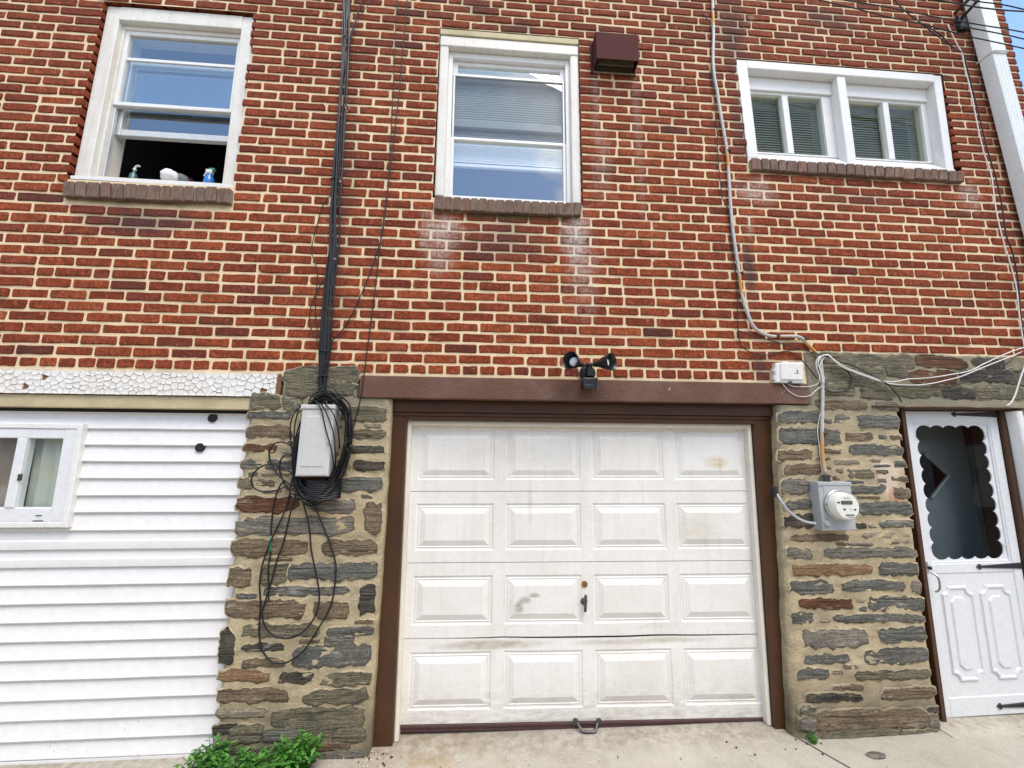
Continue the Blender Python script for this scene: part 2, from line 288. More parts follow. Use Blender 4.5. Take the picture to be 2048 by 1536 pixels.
# ------------------------------------------------------------------ mesh helpers
class MB:
    def __init__(s): s.v = []; s.f = []; s.mi = []; s.tint = []; s.cur = 0; s.t = (0.5, 0.5, 0.0, 1.0)
    def add(s, vs, fs):
        o = len(s.v); s.v += [tuple(p) for p in vs]; s.tint += [s.t]*len(vs)
        for f in fs: s.f.append([i+o for i in f]); s.mi.append(s.cur)
    def grid(s, rows, closed=False):
        """rows of equal length -> quads"""
        n = len(rows[0]); vs = [p for r in rows for p in r]; fs = []
        for i in range(len(rows)-1):
            for j in range(n if closed else n-1):
                k = (j+1) % n; fs.append((i*n+j, i*n+k, (i+1)*n+k, (i+1)*n+j))
        s.add(vs, fs)
    def prism(s, ol, y0, y1, bev=0.0, back=False):
        """outline [(x,z)] counter-clockwise seen from the front (-Y); front at y0"""
        n = len(ol); rings = [[(x, y1, z) for x, z in ol]]
        if bev > 0:
            cx = sum(p[0] for p in ol)/n; cz = sum(p[1] for p in ol)/n
            rings.append([(x, y0+bev*.7, z) for x, z in ol])
            ins = []
            for i in range(n):
                a, b, c = ol[i-1], ol[i], ol[(i+1) % n]
                e1 = Vector((b[0]-a[0], b[1]-a[1])); e2 = Vector((c[0]-b[0], c[1]-b[1]))
                n1 = Vector((-e1.y, e1.x)); n2 = Vector((-e2.y, e2.x))
                if n1.length > 0: n1.normalize()
                if n2.length > 0: n2.normalize()
                m = n1+n2
                if m.length < .2: m = n1
                m.normalize(); k = bev/max(.5, m.dot(n1)); ins.append((b[0]+m.x*k, y0, b[1]+m.y*k))
            rings.append(ins)
        else: rings.append([(x, y0, z) for x, z in ol])
        o = len(s.v); s.grid(rings, True)
        m = len(rings); s.f.append([o+(m-1)*n+i for i in range(n)]); s.mi.append(s.cur)
        if back: s.f.append([o+i for i in reversed(range(n))]); s.mi.append(s.cur)
    def box(s, x0, x1, y0, y1, z0, z1, bev=0.0):
        s.prism([(x0, z0), (x1, z0), (x1, z1), (x0, z1)], y0, y1, bev, True)
    def tube(s, pts, r, seg=7, cap=True):
        pts = [Vector(p) for p in pts]; n = len(pts)
        if n < 2: return
        up = Vector((0, -1, 0)); rows = []; prev = None
        for i in range(n):
            t = (pts[min(i+1, n-1)]-pts[max(i-1, 0)])
            if t.length < 1e-9: t = Vector((0, 0, 1))
            t.normalize()
            a = (prev - t*prev.dot(t)) if prev is not None else (up - t*up.dot(t))
            if a.length < 1e-4: a = Vector((1, 0, 0)) - t*t.x
            a.normalize(); b = t.cross(a); prev = a
            rr = r[i] if isinstance(r, (list, tuple)) else r
            rows.append([tuple(pts[i]+(a*math.cos(2*math.pi*k/seg)+b*math.sin(2*math.pi*k/seg))*rr) for k in range(seg)])
        o = len(s.v); s.grid(rows, True)
        if cap:
            s.f.append([o+k for k in reversed(range(seg))]); s.mi.append(s.cur); s.f.append([o+(n-1)*seg+k for k in range(seg)]); s.mi.append(s.cur)
    def lathe(s, base, axis, prof, seg=20, cap0=True, cap1=True):
        """prof [(dist along axis, radius)]"""
        ax = Vector(axis).normalized(); a = ax.orthogonal().normalized(); b = ax.cross(a); base = Vector(base); rows = []
        for d, r in prof: rows.append([tuple(base+ax*d+(a*math.cos(2*math.pi*k/seg)+b*math.sin(2*math.pi*k/seg))*r) for k in range(seg)])
        o = len(s.v); s.grid(rows, True); m = len(prof)
        if cap0: s.f.append([o+k for k in reversed(range(seg))]); s.mi.append(s.cur)
        if cap1: s.f.append([o+(m-1)*seg+k for k in range(seg)]); s.mi.append(s.cur)
    def build(s, name, mat, parent=None, smooth=False, origin=None, fix=True, autos=None):
        xs = [p[0] for p in s.v]; ys = [p[1] for p in s.v]; zs = [p[2] for p in s.v]
        o = Vector(origin) if origin is not None else Vector(((min(xs)+max(xs))/2, (min(ys)+max(ys))/2, min(zs)))
        me = bpy.data.meshes.new(name); me.from_pydata([(p[0]-o.x, p[1]-o.y, p[2]-o.z) for p in s.v], [], s.f)
        mats = mat if isinstance(mat, (list, tuple)) else [mat]
        for m in mats: me.materials.append(m)
        if len(mats) > 1: me.polygons.foreach_set('material_index', s.mi)
        at = me.color_attributes.new('tint', 'FLOAT_COLOR', 'POINT'); at.data.foreach_set('color', [c for t in s.tint for c in (t[0], t[1], t[2], t[3] if len(t) > 3 else 1.0)])
        if fix:
            bm = bmesh.new(); bm.from_mesh(me); bmesh.ops.recalc_face_normals(bm, faces=bm.faces); bm.to_mesh(me); bm.free()
        if smooth:
            me.polygons.foreach_set('use_smooth', [True]*len(me.polygons))
            if autos: me.set_sharp_from_angle(angle=math.radians(autos))
        ob = bpy.data.objects.new(name, me); C.objects.link(ob)
        if parent is not None: ob.parent = parent; ob.location = o-wloc(parent)
        else: ob.location = o
        return ob
def wloc(o):
    v = Vector(o.location)
    while o.parent is not None: o = o.parent; v += Vector(o.location)
    return v
def empty(name, loc, parent=None):
    o = bpy.data.objects.new(name, None); C.objects.link(o); o.empty_display_size = .1
    if parent is not None: o.parent = parent; o.location = Vector(loc)-wloc(parent)
    else: o.location = loc
    return o
def tag(o, label=None, cat=None, group=None, kind=None):
    if label: o['label'] = label
    if cat: o['category'] = cat
    if group: o['group'] = group
    if kind: o['kind'] = kind
    return o
def smooth_path(pts, step=.02):
    """Catmull-Rom through the points"""
    P = [Vector(p) for p in pts]; P = [P[0]*2-P[1]]+P+[P[-1]*2-P[-2]]; out = []
    for i in range(1, len(P)-2):
        n = max(2, int((P[i+1]-P[i]).length/step))
        for k in range(n):
            t = k/n; a, b, c, d = P[i-1], P[i], P[i+1], P[i+2]
            out.append(.5*((2*b)+(c-a)*t+(2*a-5*b+4*c-d)*t*t+(3*b-a-3*c+d)*t**3))
    out.append(P[-2]); return out
class Fr:
    """a slightly out-of-square opening: bottom-left, bottom-right, top-right, top-left corners (x,z) on the plane y"""
    def __init__(s, bl, br, tr, tl, y=0.0):
        s.c = [Vector(p) for p in (bl, br, tr, tl)]; s.y = y
        s.w = ((s.c[1]-s.c[0]).length+(s.c[2]-s.c[3]).length)/2; s.h = ((s.c[3]-s.c[0]).length+(s.c[2]-s.c[1]).length)/2
    def xz(s, a, b):
        u, v = a/s.w, b/s.h; p = (s.c[0]*(1-u)+s.c[1]*u)*(1-v)+(s.c[3]*(1-u)+s.c[2]*u)*v
        return (p.x, p.y)
    def p(s, a, b, d=0.0): x, z = s.xz(a, b); return (x, s.y+d, z)
    def rect(s, a0, a1, b0, b1): return [s.xz(a0, b0), s.xz(a1, b0), s.xz(a1, b1), s.xz(a0, b1)]
    def inv(s, x, z):
        a, b = s.w/2, s.h/2
        for _ in range(12):
            q = s.xz(a, b); a += (x-q[0]); b += (z-q[1])
        return a, b
    def box(s, mb, a0, a1, b0, b1, d0, d1, bev=0.0): mb.prism(s.rect(a0, a1, b0, b1), s.y+d0, s.y+d1, bev, True)
    def ring(s, mb, a0, a1, b0, b1, wl, wr, wb, wt, d0, d1, bev=.002):
        """picture-frame of four mitred-looking members"""
        s.box(mb, a0, a0+wl, b0, b1, d0, d1, bev); s.box(mb, a1-wr, a1, b0, b1, d0, d1, bev)
        s.box(mb, a0+wl, a1-wr, b1-wt, b1, d0+.0015, d1, bev); s.box(mb, a0+wl, a1-wr, b0, b0+wb, d0+.0015, d1, bev)
def jag(x0, z0, x1, z1, seed, amp=.18, taper=True, n=24):
    """ragged split-slab outline, counter-clockwise from the front"""
    rnd = random.Random(seed); cx, cz = (x0+x1)/2, (z0+z1)/2; hw, hh = (x1-x0)/2, (z1-z0)/2; out = []
    tl = rnd.uniform(.5, 1.0) if taper else .9; tr = rnd.uniform(.5, 1.0) if taper else .9; sk = rnd.uniform(-.12, .12)*hh; sh = rnd.uniform(0, 50); per = []
    # walk round a rectangle at even steps so that long edges get enough points
    P = 4*(hw+hh)
    for i in range(n):
        s = P*(i+.5)/n
        if s < 2*hw: X, Z = s/hw-1, -1
        elif s < 2*hw+2*hh: X, Z = 1, (s-2*hw)/hh-1
        elif s < 4*hw+2*hh: X, Z = 1-(s-2*hw-2*hh)/hw, 1
        else: X, Z = -1, 1-(s-4*hw-2*hh)/hh
        k = 1/max(abs(X)**9+abs(Z)**9, 1e-6)**(1/9); X *= k; Z *= k
        tp = tr if X > 0 else tl; e = max(0, abs(X)*hw-(hw-hh*1.3))/(hh*1.3); off = (1-tp)*e*(1 if (seed+int(X > 0)) % 2 else -1)
        Z = Z*(1-(1-tp)*e*.5)+off*.35
        x, z = cx+X*hw, cz+Z*hh
        qx = round(x*28)/28; nx = noise.noise((x*31+sh, z*31, 3.1)); nz = .45*noise.noise((x*9+sh, z*3, 9.7))+.75*noise.noise((qx*30+sh, round(Z), 5.7))+.6*noise.noise((x*90+sh, z*9, 5.7))
        out.append((x+nx*amp*min(hh, .035)*1.5, z+nz*amp*min(hh, .045)*1.7+sk*X))
    return out

# ================================================================== ground
def m_concrete():
    n = NB('concrete'); f = n.noise(160, 5, .7); g = n.noise(1.6, 7, .62); k = n.noise(7, 6, .65)
    c = n.mix(n.mr(g, .3, .7), (.40, .365, .29), (.56, .525, .44))
    c = n.mix(n.mr(k, .5, .72, 0, .4), c, (.30, .27, .21)); c = n.mix(n.mr(f, .35, .6, .35, 0), c, (.17, .155, .13))
    v = n.new('ShaderNodeTexVoronoi'); n.link(n.P(), v.inputs['Vector']); v.inputs['Scale'].default_value = 60
    sp = n.math('MULTIPLY', n.math('LESS_THAN', v.outputs['Distance'], .16), n.math('GREATER_THAN', n.noise(9, 3), .56)); c = n.mix(n.math('MULTIPLY', sp, .7), c, (.62, .6, .54))
    ru = n.new('ShaderNodeSeparateXYZ'); n.link(n.P(), ru.inputs[0])
    a = n.mr(n.math('ABSOLUTE', n.math('ADD', ru.outputs[0], -2.15)), .0, .55, 1, 0); b = n.mr(ru.outputs[1], -.45, -.05, 0, 1)
    c = n.mix(n.math('MULTIPLY', n.math('MULTIPLY', a, b), n.mr(k, .38, .62, 0, .8)), c, (.36, .24, .12))
    c = n.mix(n.mr(n.noise(22, 6, .7), .5, .7, 0, .4), c, (.5, .475, .41)); c = n.mix(n.math('MULTIPLY', n.mr(ru.outputs[1], -.09, .04, 0, .5), n.mr(n.noise(19, 6, .7), .4, .62)), c, (.15, .125, .085))
    return n.out(c, .88, n.bump(n.math('ADD', f, n.math('MULTIPLY', k, .6)), .55, .006), spec=.3)
M_CONCRETE = m_concrete()
M_ASPHALT = m_plain('alley_asphalt', (.055, .054, .052), .9, .35, .01, 60)
g = MB(); g.grid([[(-150, -300, -.16), (150, -300, -.16)], [(-150, 300, -.16), (150, 300, -.16)]]); tag(g.build('ground', M_ASPHALT), kind='structure')
apron = tag(empty('concrete_pavement', (3, -1.5, -.155)), kind='structure')
def slab(ol, nm='slab'):
    b = MB(); n = len(ol)
    b.v = []; top = []
    # triangulated top with gentle unevenness
    bm = bmesh.new(); vs = [bm.verts.new((x, y, 0)) for x, y in ol]; bm.faces.new(vs)
    for _ in range(5): bmesh.ops.subdivide_edges(bm, edges=[e for e in bm.edges if e.calc_length() > .12], cuts=1, use_grid_fill=True)
    bmesh.ops.triangulate(bm, faces=bm.faces)
    bm.verts.ensure_lookup_table(); bm.verts.index_update()
    def zz(x, y): return gz(x, y)+.004*noise.noise((x*2.3, y*2.3, 1))+.0018*noise.noise((x*11, y*11, 4))
    b.add([(v.co.x, v.co.y, zz(v.co.x, v.co.y)) for v in bm.verts], [[v.index for v in f.verts] for f in bm.faces]); bm.free()
    b.grid([[(x, y, zz(x, y)) for x, y in ol], [(x, y, -.15) for x, y in ol]], True)
    return b.build(nm, M_CONCRETE, apron, smooth=True, autos=35)
def gz(x, y): return -.004+.03*max(0, min(1, (-y-.1)/3))*-1 + .018*max(0, min(1, (x-4.6)/.8))*max(0, min(1, (y+.35)/.35))
J0, J1 = (4.205, -.03), (4.227,0.070)
JX1 = 4.43
slab([(-3.5, .35), (-3.5, -4.6), (JX1+.75, -4.6), (4.50, -.60), (4.22, .02), (4.22, .35)])
slab([(4.234, .35), (4.234, .02), (4.514, -.60), (JX1+.764, -4.6), (9.5, -4.6), (9.5, .35)])

# ================================================================== the house
house = tag(empty('row_house', (2.7, .3, 0)), 'red brick row house back wall on a rubble stone base with garage', 'house')
XL, XR, HZ, WB = -1.25, 6.645, .0685, .2096
LW = Fr((-0.129,3.235), (0.845,3.225), (0.824,4.521), (-0.144,4.503)); MW = Fr((2.114,3.229), (3.107,3.224), (3.113,4.533), (2.107,4.521)); RW = Fr((4.321,3.644), (5.936,3.647), (5.987,4.458), (4.309,4.469))
for f_, z_ in ((LW, 4.547), (MW, 4.547), (RW, 4.479)):
    f_.c[2].y = z_; f_.c[3].y = z_; f_.__init__(*f_.c)
def course_z(c): return 2.05+c*HZ
def xs_at(fr, z):
    t = (z-fr.c[0].y)/(fr.c[3].y-fr.c[0].y); t2 = (z-fr.c[1].y)/(fr.c[2].y-fr.c[1].y)
    return (fr.c[0].x*(1-t)+fr.c[3].x*t, fr.c[1].x*(1-t2)+fr.c[2].x*t2)
SILLS = [(LW, (-0.129,3.180), (0.859,3.183), (-0.116,3.077), (0.862,3.083), 14), (MW, (2.119,3.197), (3.102,3.200), (2.116,3.105), (3.093,3.108), 17),
         (RW, (4.320,3.619), (5.971,3.613), (4.319,3.528), (5.953,3.526), 23)]
def blocked(z):
    out = []
    for fr, tl, tr, bl, br, n in SILLS:
        zb = (fr.c[0].y+fr.c[1].y)/2; zt = (fr.c[2].y+fr.c[3].y)/2
        if zb-.005 < z < zt+.003: out.append(xs_at(fr, z))
        elif (bl[1]+br[1])/2-.004 < z <= zb-.005: out.append((tl[0]-.006, tr[0]+.006))
    if z < 2.205: out.append((4.545, XR+1))
    return out
wall = empty('brick_wall', (2.7, .05, 2.0), house)
def brick_outline(x0, x1, z0, z1, r):
    c = lambda: r.uniform(.012, .022) if r.random() < .05 else r.uniform(.0025, .008); j = lambda: r.uniform(-.0022, .0022); o = []
    a, b = c(), c(); o += [(x0+a, z0+j()), (x0+(x1-x0)*.34, z0+j()), (x0+(x1-x0)*.67, z0+j()), (x1-b, z0+j())]
    a, b = c(), c(); o += [(x1+j(), z0+a), (x1+j(), z1-b)]
    a, b = c(), c(); o += [(x1-a, z1+j()), (x0+(x1-x0)*.67, z1+j()), (x0+(x1-x0)*.34, z1+j()), (x0+b, z1+j())]
    a, b = c(), c(); o += [(x0+j(), z1-a), (x0+j(), z0+b)]
    return o
bricks = []
rb = random.Random(21)
for c in range(0, 55):
    z = course_z(c); z0, z1 = z-.0252, z+.0252; ph = rb.uniform(-.008, .008)+.012*(c > 1); x = XL-.4
    if c == 0: x += ph; lens = [WB/2]
    elif c % 8 == 0: x = x-(x % (1.5*WB))+ph+rb.uniform(0, .3); lens = [WB/2, WB]
    else: x = math.floor(x/WB)*WB+(0 if c % 2 else WB/2)+ph; lens = [WB]
    seg = []; k = 0
    while x < XR+.3:
        L = lens[k % len(lens)]; seg.append((x+.0078+rb.uniform(-.0015, .002), x+L-.0078+rb.uniform(-.002, .0015))); x += L; k += 1
    blk = blocked(z)
    free = [(XL, XR)]
    for b0, b1 in blk:
        nf = []
        for f0, f1 in free:
            if b1 <= f0 or b0 >= f1: nf.append((f0, f1)); continue
            if b0 > f0: nf.append((f0, b0))
            if b1 < f1: nf.append((b1, f1))
        free = nf
    for f0, f1 in free:
        row = []
        for s0, s1 in seg:
            t0, t1 = max(s0, f0), min(s1, f1)
            if t1-t0 > .012: row.append([t0, t1])
        if len(row) > 1 and row[0][1]-row[0][0] < .05: row[1][0] = row[0][0]; row.pop(0)
        if len(row) > 1 and row[-1][1]-row[-1][0] < .05: row[-2][1] = row[-1][1]; row.pop()
        for t0, t1 in row: bricks.append((t0, t1, z0+rb.uniform(-.0015, .0015), z1+rb.uniform(-.0015, .0015), c))
def brick_size(b):
    x0, x1, z0, z1, c = b; q = [project((x, 0, z)) for x, z in ((x0, z0), (x1, z0), (x1, z1), (x0, z1))]
    if any(p[0] < 0 or p[0] > 2048 or p[1] < 0 or p[1] > 1536 for p in q): return 0
    return abs(sum(q[i][0]*q[(i+1) % 4][1]-q[(i+1) % 4][0]*q[i][1] for i in range(4)))/2
order = sorted(range(len(bricks)), key=lambda i: -brick_size(bricks[i])); own = set(order[:300])
rest = MB()
for i, (x0, x1, z0, z1, c) in enumerate(bricks):
    r = random.Random(i*17+3)
    tone = min(1, max(0, r.gauss(.55, .14))); hue = 1.0 if r.random() < .045 else r.random()*.3; dark = r.uniform(.4, .85) if r.random() < .018 else 0.0
    m = MB() if i in own else rest
    m.t = (tone, hue, dark)
    y0 = r.gauss(0, .0016); m.prism(brick_outline(x0, x1, z0, z1, r), y0, .1, r.uniform(.003, .0055))
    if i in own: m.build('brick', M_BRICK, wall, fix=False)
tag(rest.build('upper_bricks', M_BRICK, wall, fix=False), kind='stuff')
# mortar bed: one sheet with the openings left out, slightly wavy
mo = MB()
cutx = {XL, XR}; cutz = {1.99, 2.212, 5.85}
holes = []
for fr, tl, tr, bl, br, n in SILLS:
    hx0, hx1 = max(fr.c[0].x, fr.c[3].x)-.012, min(fr.c[1].x, fr.c[2].x)+.012
    holes.append((min(fr.c[0].x, fr.c[3].x)-.002, max(fr.c[1].x, fr.c[2].x)+.002, (fr.c[0].y+fr.c[1].y)/2-.02, (fr.c[2].y+fr.c[3].y)/2+.004))
holes.append((4.56, XR+1, 1.0, 2.2095))
for h in holes: cutx |= {max(XL, h[0]), min(XR, h[1])}; cutz |= {max(1.99, h[2]), h[3]}
cx, cz = sorted(cutx), sorted(cutz)
def fine(l, s):
    o = []
    for a, b in zip(l, l[1:]):
        n = max(1, int((b-a)/s)); o += [a+(b-a)*k/n for k in range(n)]
    return o+[l[-1]]
fx, fz = fine(cx, .12), fine(cz, .12)
idx = {}
def mv(x, z):
    k = (round(x, 4), round(z, 4))
    if k not in idx: idx[k] = len(mo.v); mo.v.append((x, .0065+.0012*noise.noise((x*4, z*4, 0)), z)); mo.tint.append((.5, .5, 0))
    return idx[k]
for x0, x1 in zip(fx, fx[1:]):
    for z0, z1 in zip(fz, fz[1:]):
        xm, zm = (x0+x1)/2, (z0+z1)/2
        if any(h[0] < xm < h[1] and h[2] < zm < h[3] for h in holes): continue
        mo.f.append([mv(x0, z0), mv(x1, z0), mv(x1, z1), mv(x0, z1)]); mo.mi.append(0)
mo.build('mortar', M_MORTAR, wall)
sd_ = MB(); sd_.box(XR-.004, XR+.004, .012, 4.0, 2.2, 5.85); sd_.box(XL, XR-.004, .26, .30, 5.8, 5.86); sd_.build('side_wall', M_MORTAR, wall)
# rough brick corner seen against the sky
for c in range(3, 55):
    z = course_z(c); m = MB(); m.t = (rb.uniform(.2, .6), .3, .2); w_ = .006+.014*(c % 2)+rb.uniform(-.003, .003)
    m.prism(brick_outline(XR-.02, XR+.012+w_*.5, z-.0255, z+.0255, rb), .002, .1, .004); m.build('corner_brick', M_BRICK, wall, fix=False)

# ------------------------------------------------------------------ windows
def m_sill():
    n = NB('weathered_sill_brick'); a = n.attr('tint'); v = n.vec('ADD', n.P(), n.vec('MULTIPLY', a.outputs['Color'], (7, 5, 9))); sep = n.new('ShaderNodeSeparateColor'); n.link(a.outputs['Color'], sep.inputs[0])
    st = n.noise(40, 5, .65, v, (1.6, 1, .35)); g = n.noise(12, 5, .6, v)
    c = n.mix(sep.outputs[0], (.10, .055, .042), (.29, .12, .075)); c = n.mix(n.mr(st, .4, .65, 0, .75), c, (.26, .215, .17)); c = n.mix(n.mr(g, .5, .7, 0, .7), c, (.085, .07, .052)); c = n.mix(n.math('MULTIPLY', sep.outputs[2], .8), c, (.12, .10, .085))
    return n.out(c, .9, n.bump(st, .8, .006), spec=.15)
M_SILL = m_sill()
def sill(win, row, nm='sill_brick'):
    fr, tl, tr, bl, br, n = row; r = random.Random(int(tl[0]*100)+5)
    bed = MB(); bed.prism([(bl[0]+.004, bl[1]+.004), (br[0]-.004, br[1]+.004), (tr[0]-.004, tr[1]-.006), (tl[0]+.004, tl[1]-.006)], -.016, .10); bed.build('sill_mortar', M_SILLMORTAR, win)
    e = [0]
    for k in range(n): e.append(e[-1]+r.uniform(.85, 1.15))
    for k in range(n):
        s0, s1 = e[k]/e[-1], e[k+1]/e[-1]; L = lambda p, q, s: (p[0]+(q[0]-p[0])*s, p[1]+(q[1]-p[1])*s)
        g0 = .06/n; a, b = L(bl, br, s0+g0), L(bl, br, s1-g0); c, d = L(tl, tr, s1-g0), L(tl, tr, s0+g0); jz = r.uniform(-.004, .004)
        m = MB(); m.t = (r.uniform(.2, .6), r.uniform(.3, 1), r.uniform(.1, .5))
        ol = [(a[0], a[1]+jz), (b[0], b[1]+jz), (c[0], c[1]-.008+jz), (c[0]-.006, c[1]+jz), (d[0]+.006, d[1]+jz), (d[0], d[1]-.008+jz)]
        m.prism(ol, -.026+r.uniform(-.003, .003), .12, .005); m.build(nm, M_SILL, win, fix=False)
def room(win, fr, depth=1.3, mat=None):
    (x0, z0), (x1, z1) = fr.c[0], fr.c[2]; x0 = min(fr.c[0].x, fr.c[3].x)-.35; x1 = max(fr.c[1].x, fr.c[2].x)+.35; z0 -= .15; z1 += .3
    ya, yb = .24, .24+depth; b = MB()
    b.add([(x0, ya, z0), (x1, ya, z0), (x1, ya, z1), (x0, ya, z1), (x0, yb, z0), (x1, yb, z0), (x1, yb, z1), (x0, yb, z1)], [(4, 5, 6, 7), (0, 1, 5, 4), (3, 2, 6, 7), (0, 3, 7, 4), (1, 2, 6, 5)])
    b.build('room_interior', mat or M_ROOM, win, fix=False)
def pane(win, fr, a0, a1, b0, b1, d, mat=M_GLASS, nm='pane'):
    m = MB(); fr.box(m, a0, a1, b0, b1, d, d+.004); 
    # single front face keeps the reflection clean
    m2 = MB(); m2.add([fr.p(a0, b0, d), fr.p(a1, b0, d), fr.p(a1, b1, d), fr.p(a0, b1, d)], [(0, 1, 2, 3)]); return m2.build(nm, mat, win, fix=False)
def slats(win, fr, a0, a1, b0, b1, d, pitch=.021, mat=M_BLIND, tilt=.5, nm='blind', w=.024):
    m = MB(); b = b1; n = 0
    while b > b0:
        dz = w*.5*math.sin(tilt); dy = w*.5*math.cos(tilt); sg = .0015*noise.noise((b*9, a0, 2))
        p = [fr.p(a0, b-dz+sg, d+dy*-1), fr.p(a1, b-dz-sg, d+dy*-1), fr.p(a1, b+dz, d+dy), fr.p(a0, b+dz, d+dy)]
        m.add(p, [(0, 1, 2, 3)]); b -= pitch; n += 1
    return m.build(nm, mat, win, fix=False)
def slope_sill(win, fr, b_front, b_back, d_front, d_back, mat):
    m = MB(); w = fr.w
    m.grid([[fr.p(a, -.016, d_front) for a in (.0, w)], [fr.p(a, b_front, d_front) for a in (.0, w)], [fr.p(a, b_front+.003, d_front+.004) for a in (.0, w)], [fr.p(a, b_back, d_back) for a in (.0, w)], [fr.p(a, -.016, d_back) for a in (.0, w)]])
    return m.build('sill_board', mat, win)
def lv(fr, p): return fr.inv(*p)

# --- left window, lower sash pushed up
win = tag(empty('window', (.16, .05, 3.2), house), 'open double hung window with spray bottle behind the raised sash'); f = LW; D = .085
sill(win, SILLS[0]); room(win, f)
cl, crr, ct = .088, .085, .11
m = MB(); f.box(m, .001, cl, .0, f.h-.004, .03, .2, .004); f.box(m, f.w-crr, f.w-.001, .0, f.h-.004, .03, .2, .004); f.box(m, cl, f.w-crr, f.h-ct, f.h-.004, .026, .2, .004); m.build('casing', M_OLDWHITE, win)
slope_sill(win, f, .006, .05, .012, .1, M_WHITE)
m = MB(); f.ring(m, cl, f.w-crr, .036, f.h-ct, .016, .016, .012, .03, .062, .2); m.build('frame', M_OLDWHITE, win)
i0, i1 = cl+.016, f.w-crr-.016
zt = lv(f, (0.278,4.355))[1]; zm = lv(f, (0.352,3.832))[1]; zr = lv(f, (0.269,4.188))[1]; zb = lv(f, (0.344,3.657))[1]
m = MB(); f.ring(m, i0, i1, zm-.014, f.h-ct-.03, .026, .026, .026, .03, D-.012, D+.02, .002); m.build('upper_sash', M_WHITE, win)
pane(win, f, i0+.026, i1-.026, zm+.012, f.h-ct-.06, D+.004)
m = MB(); f.ring(m, i0, i1, zb-.03, zr+.02, .035, .035, .045, .03, .115, .15, .003); m.build('lower_sash', M_SCREEN, win)
pane(win, f, i0+.035, i1-.035, zb+.015, zr-.01, .13)
m = MB(); f.ring(m, i0, i1, .048, zm-.014, .014, .014, .004, .006, D, D+.02, .002); m.build('track', M_SCREEN, win)
m = MB()
for s in (.2, .8): f.box(m, i0+(i1-i0)*s-.022, i0+(i1-i0)*s+.022, zr+.02, zr+.034, .11, .13, .003)
m.build('lift_tab', M_WHITE, win)
m = MB(); f.box(m, i0+.026, i1-.026, zr-.010, zr+.012, D-.004, D+.003, .002); m.build('sash_rail_copy', M_WHITE, win)  # added copy of the raised sash's top rail, set before the reflecting pane

# --- middle window
win = tag(empty('window', (2.62, .05, 3.2), house), 'closed double hung window with white blinds beside the brown vent'); f = MW; D = .095
sill(win, SILLS[1]); room(win, f)
cl, crr, ct = .062, .062, .085
m = MB(); f.box(m, .001, cl, 0.004, f.h-.05, .02, .2, .006); f.box(m, f.w-crr, f.w-.001, 0.004, f.h-.05, .02, .2, .006); f.box(m, cl*.0+.001, f.w-.001, f.h-.05-ct, f.h-.05, .014, .2, .006); m.build('casing', M_OLDWHITE, win)
m = MB(); f.box(m, .001, f.w-.001, f.h-.05, f.h-.001, .006, .2, .004); m.build('head_board', M_TRIMY, win)
m = MB(); f.ring(m, cl, f.w-crr, .0, f.h-.05-ct, .03, .03, .03, .045, .055, .2); m.build('frame', M_WHITE, win)
i0, i1 = cl+.03, f.w-crr-.03
L = lambda v, d=D: lv(f, (2.580,3.586))[1]
z0 = lv(f, (2.587,3.299))[1]; z1 = lv(f, (2.583,3.719))[1]; z2 = lv(f, (2.579,4.258))[1]; z3 = lv(f, (2.578,4.375))[1]; z4 = lv(f, (2.584,3.868))[1]; zbl = lv(f, (2.588,3.555))[1]
m = MB(); f.ring(m, i0, i1, z2-.012, f.h-.05-ct-.045, .035, .035, .02, .03, .085, .16); m.build('upper_sash', M_WHITE, win)
pane(win, f, i0+.035, i1-.035, z2+.008, f.h-.05-ct-.075, .10)
m = MB(); f.ring(m, i0+.004, i1-.004, z1+.006, z2-.012, .014, .014, .012, .01, .078, .1); m.build('storm_panel', M_SCREEN, win)
pane(win, f, i0+.018, i1-.018, z1+.018, z2-.022, .088, M_SCREENGLASS)
m = MB(); f.box(m, i0, i1, z4-.03, z4+.028, .102, .118, .004); m.build('meeting_rail', M_SCREEN, win)
m = MB(); f.ring(m, i0, i1, .03, z1+.006, .022, .022, .02, .016, .072, .11); m.build('lower_sash', M_WHITE, win)
pane(win, f, i0+.022, i1-.022, .05, z1-.01, .09)
slats(win, f, i0+.01, i1-.01, zbl+.02, f.h-.12, .135, .019, M_BLIND, 1.35)
m = MB(); f.box(m, i0+.01, i1-.01, zbl-.014, zbl+.012, .125, .145, .003); m.build('blind_rail', M_BLIND, win)

# --- right pair of sliding windows
win = tag(empty('window', (5.0, .05, 3.6), house), 'wide pair of sliding windows with olive blinds and white mullion'); f = RW; D = .105
sill(win, SILLS[2]); room(win, f)
A = [lv(f, p) for p in ((4.432,3.760), (5.025,3.779), (5.026,4.279), (4.426,4.266))]
Bq = [lv(f, p) for p in ((5.247,3.765), (5.846,3.768), (5.850,4.269), (5.249,4.273))]
a0, a1 = (A[0][0]+A[3][0])/2, (A[1][0]+A[2][0])/2; b0, b1 = (Bq[0][0]+Bq[3][0])/2, (Bq[1][0]+Bq[2][0])/2
gb, gt = (A[0][1]+A[1][1]+Bq[0][1]+Bq[1][1])/4, (A[2][1]+A[3][1]+Bq[2][1]+Bq[3][1])/4
m = MB(); f.box(m, .001, max(.02, a0-.03), .0, f.h-.003, .008, .24, .005); f.box(m, b1+.045, f.w-.001, .0, f.h-.003, .012, .24, .005)
f.box(m, max(.02, a0-.03), b1+.045, f.h-.075, f.h-.003, .006, .24, .006); mid = (a1+b0)/2
f.box(m, mid-.034, mid+.034, .0, f.h-.075, .015, .24, .005); m.build('casing', M_WHITE, win)
slope_sill(win, f, .004, gb-.004, .010, .10, M_WHITE)
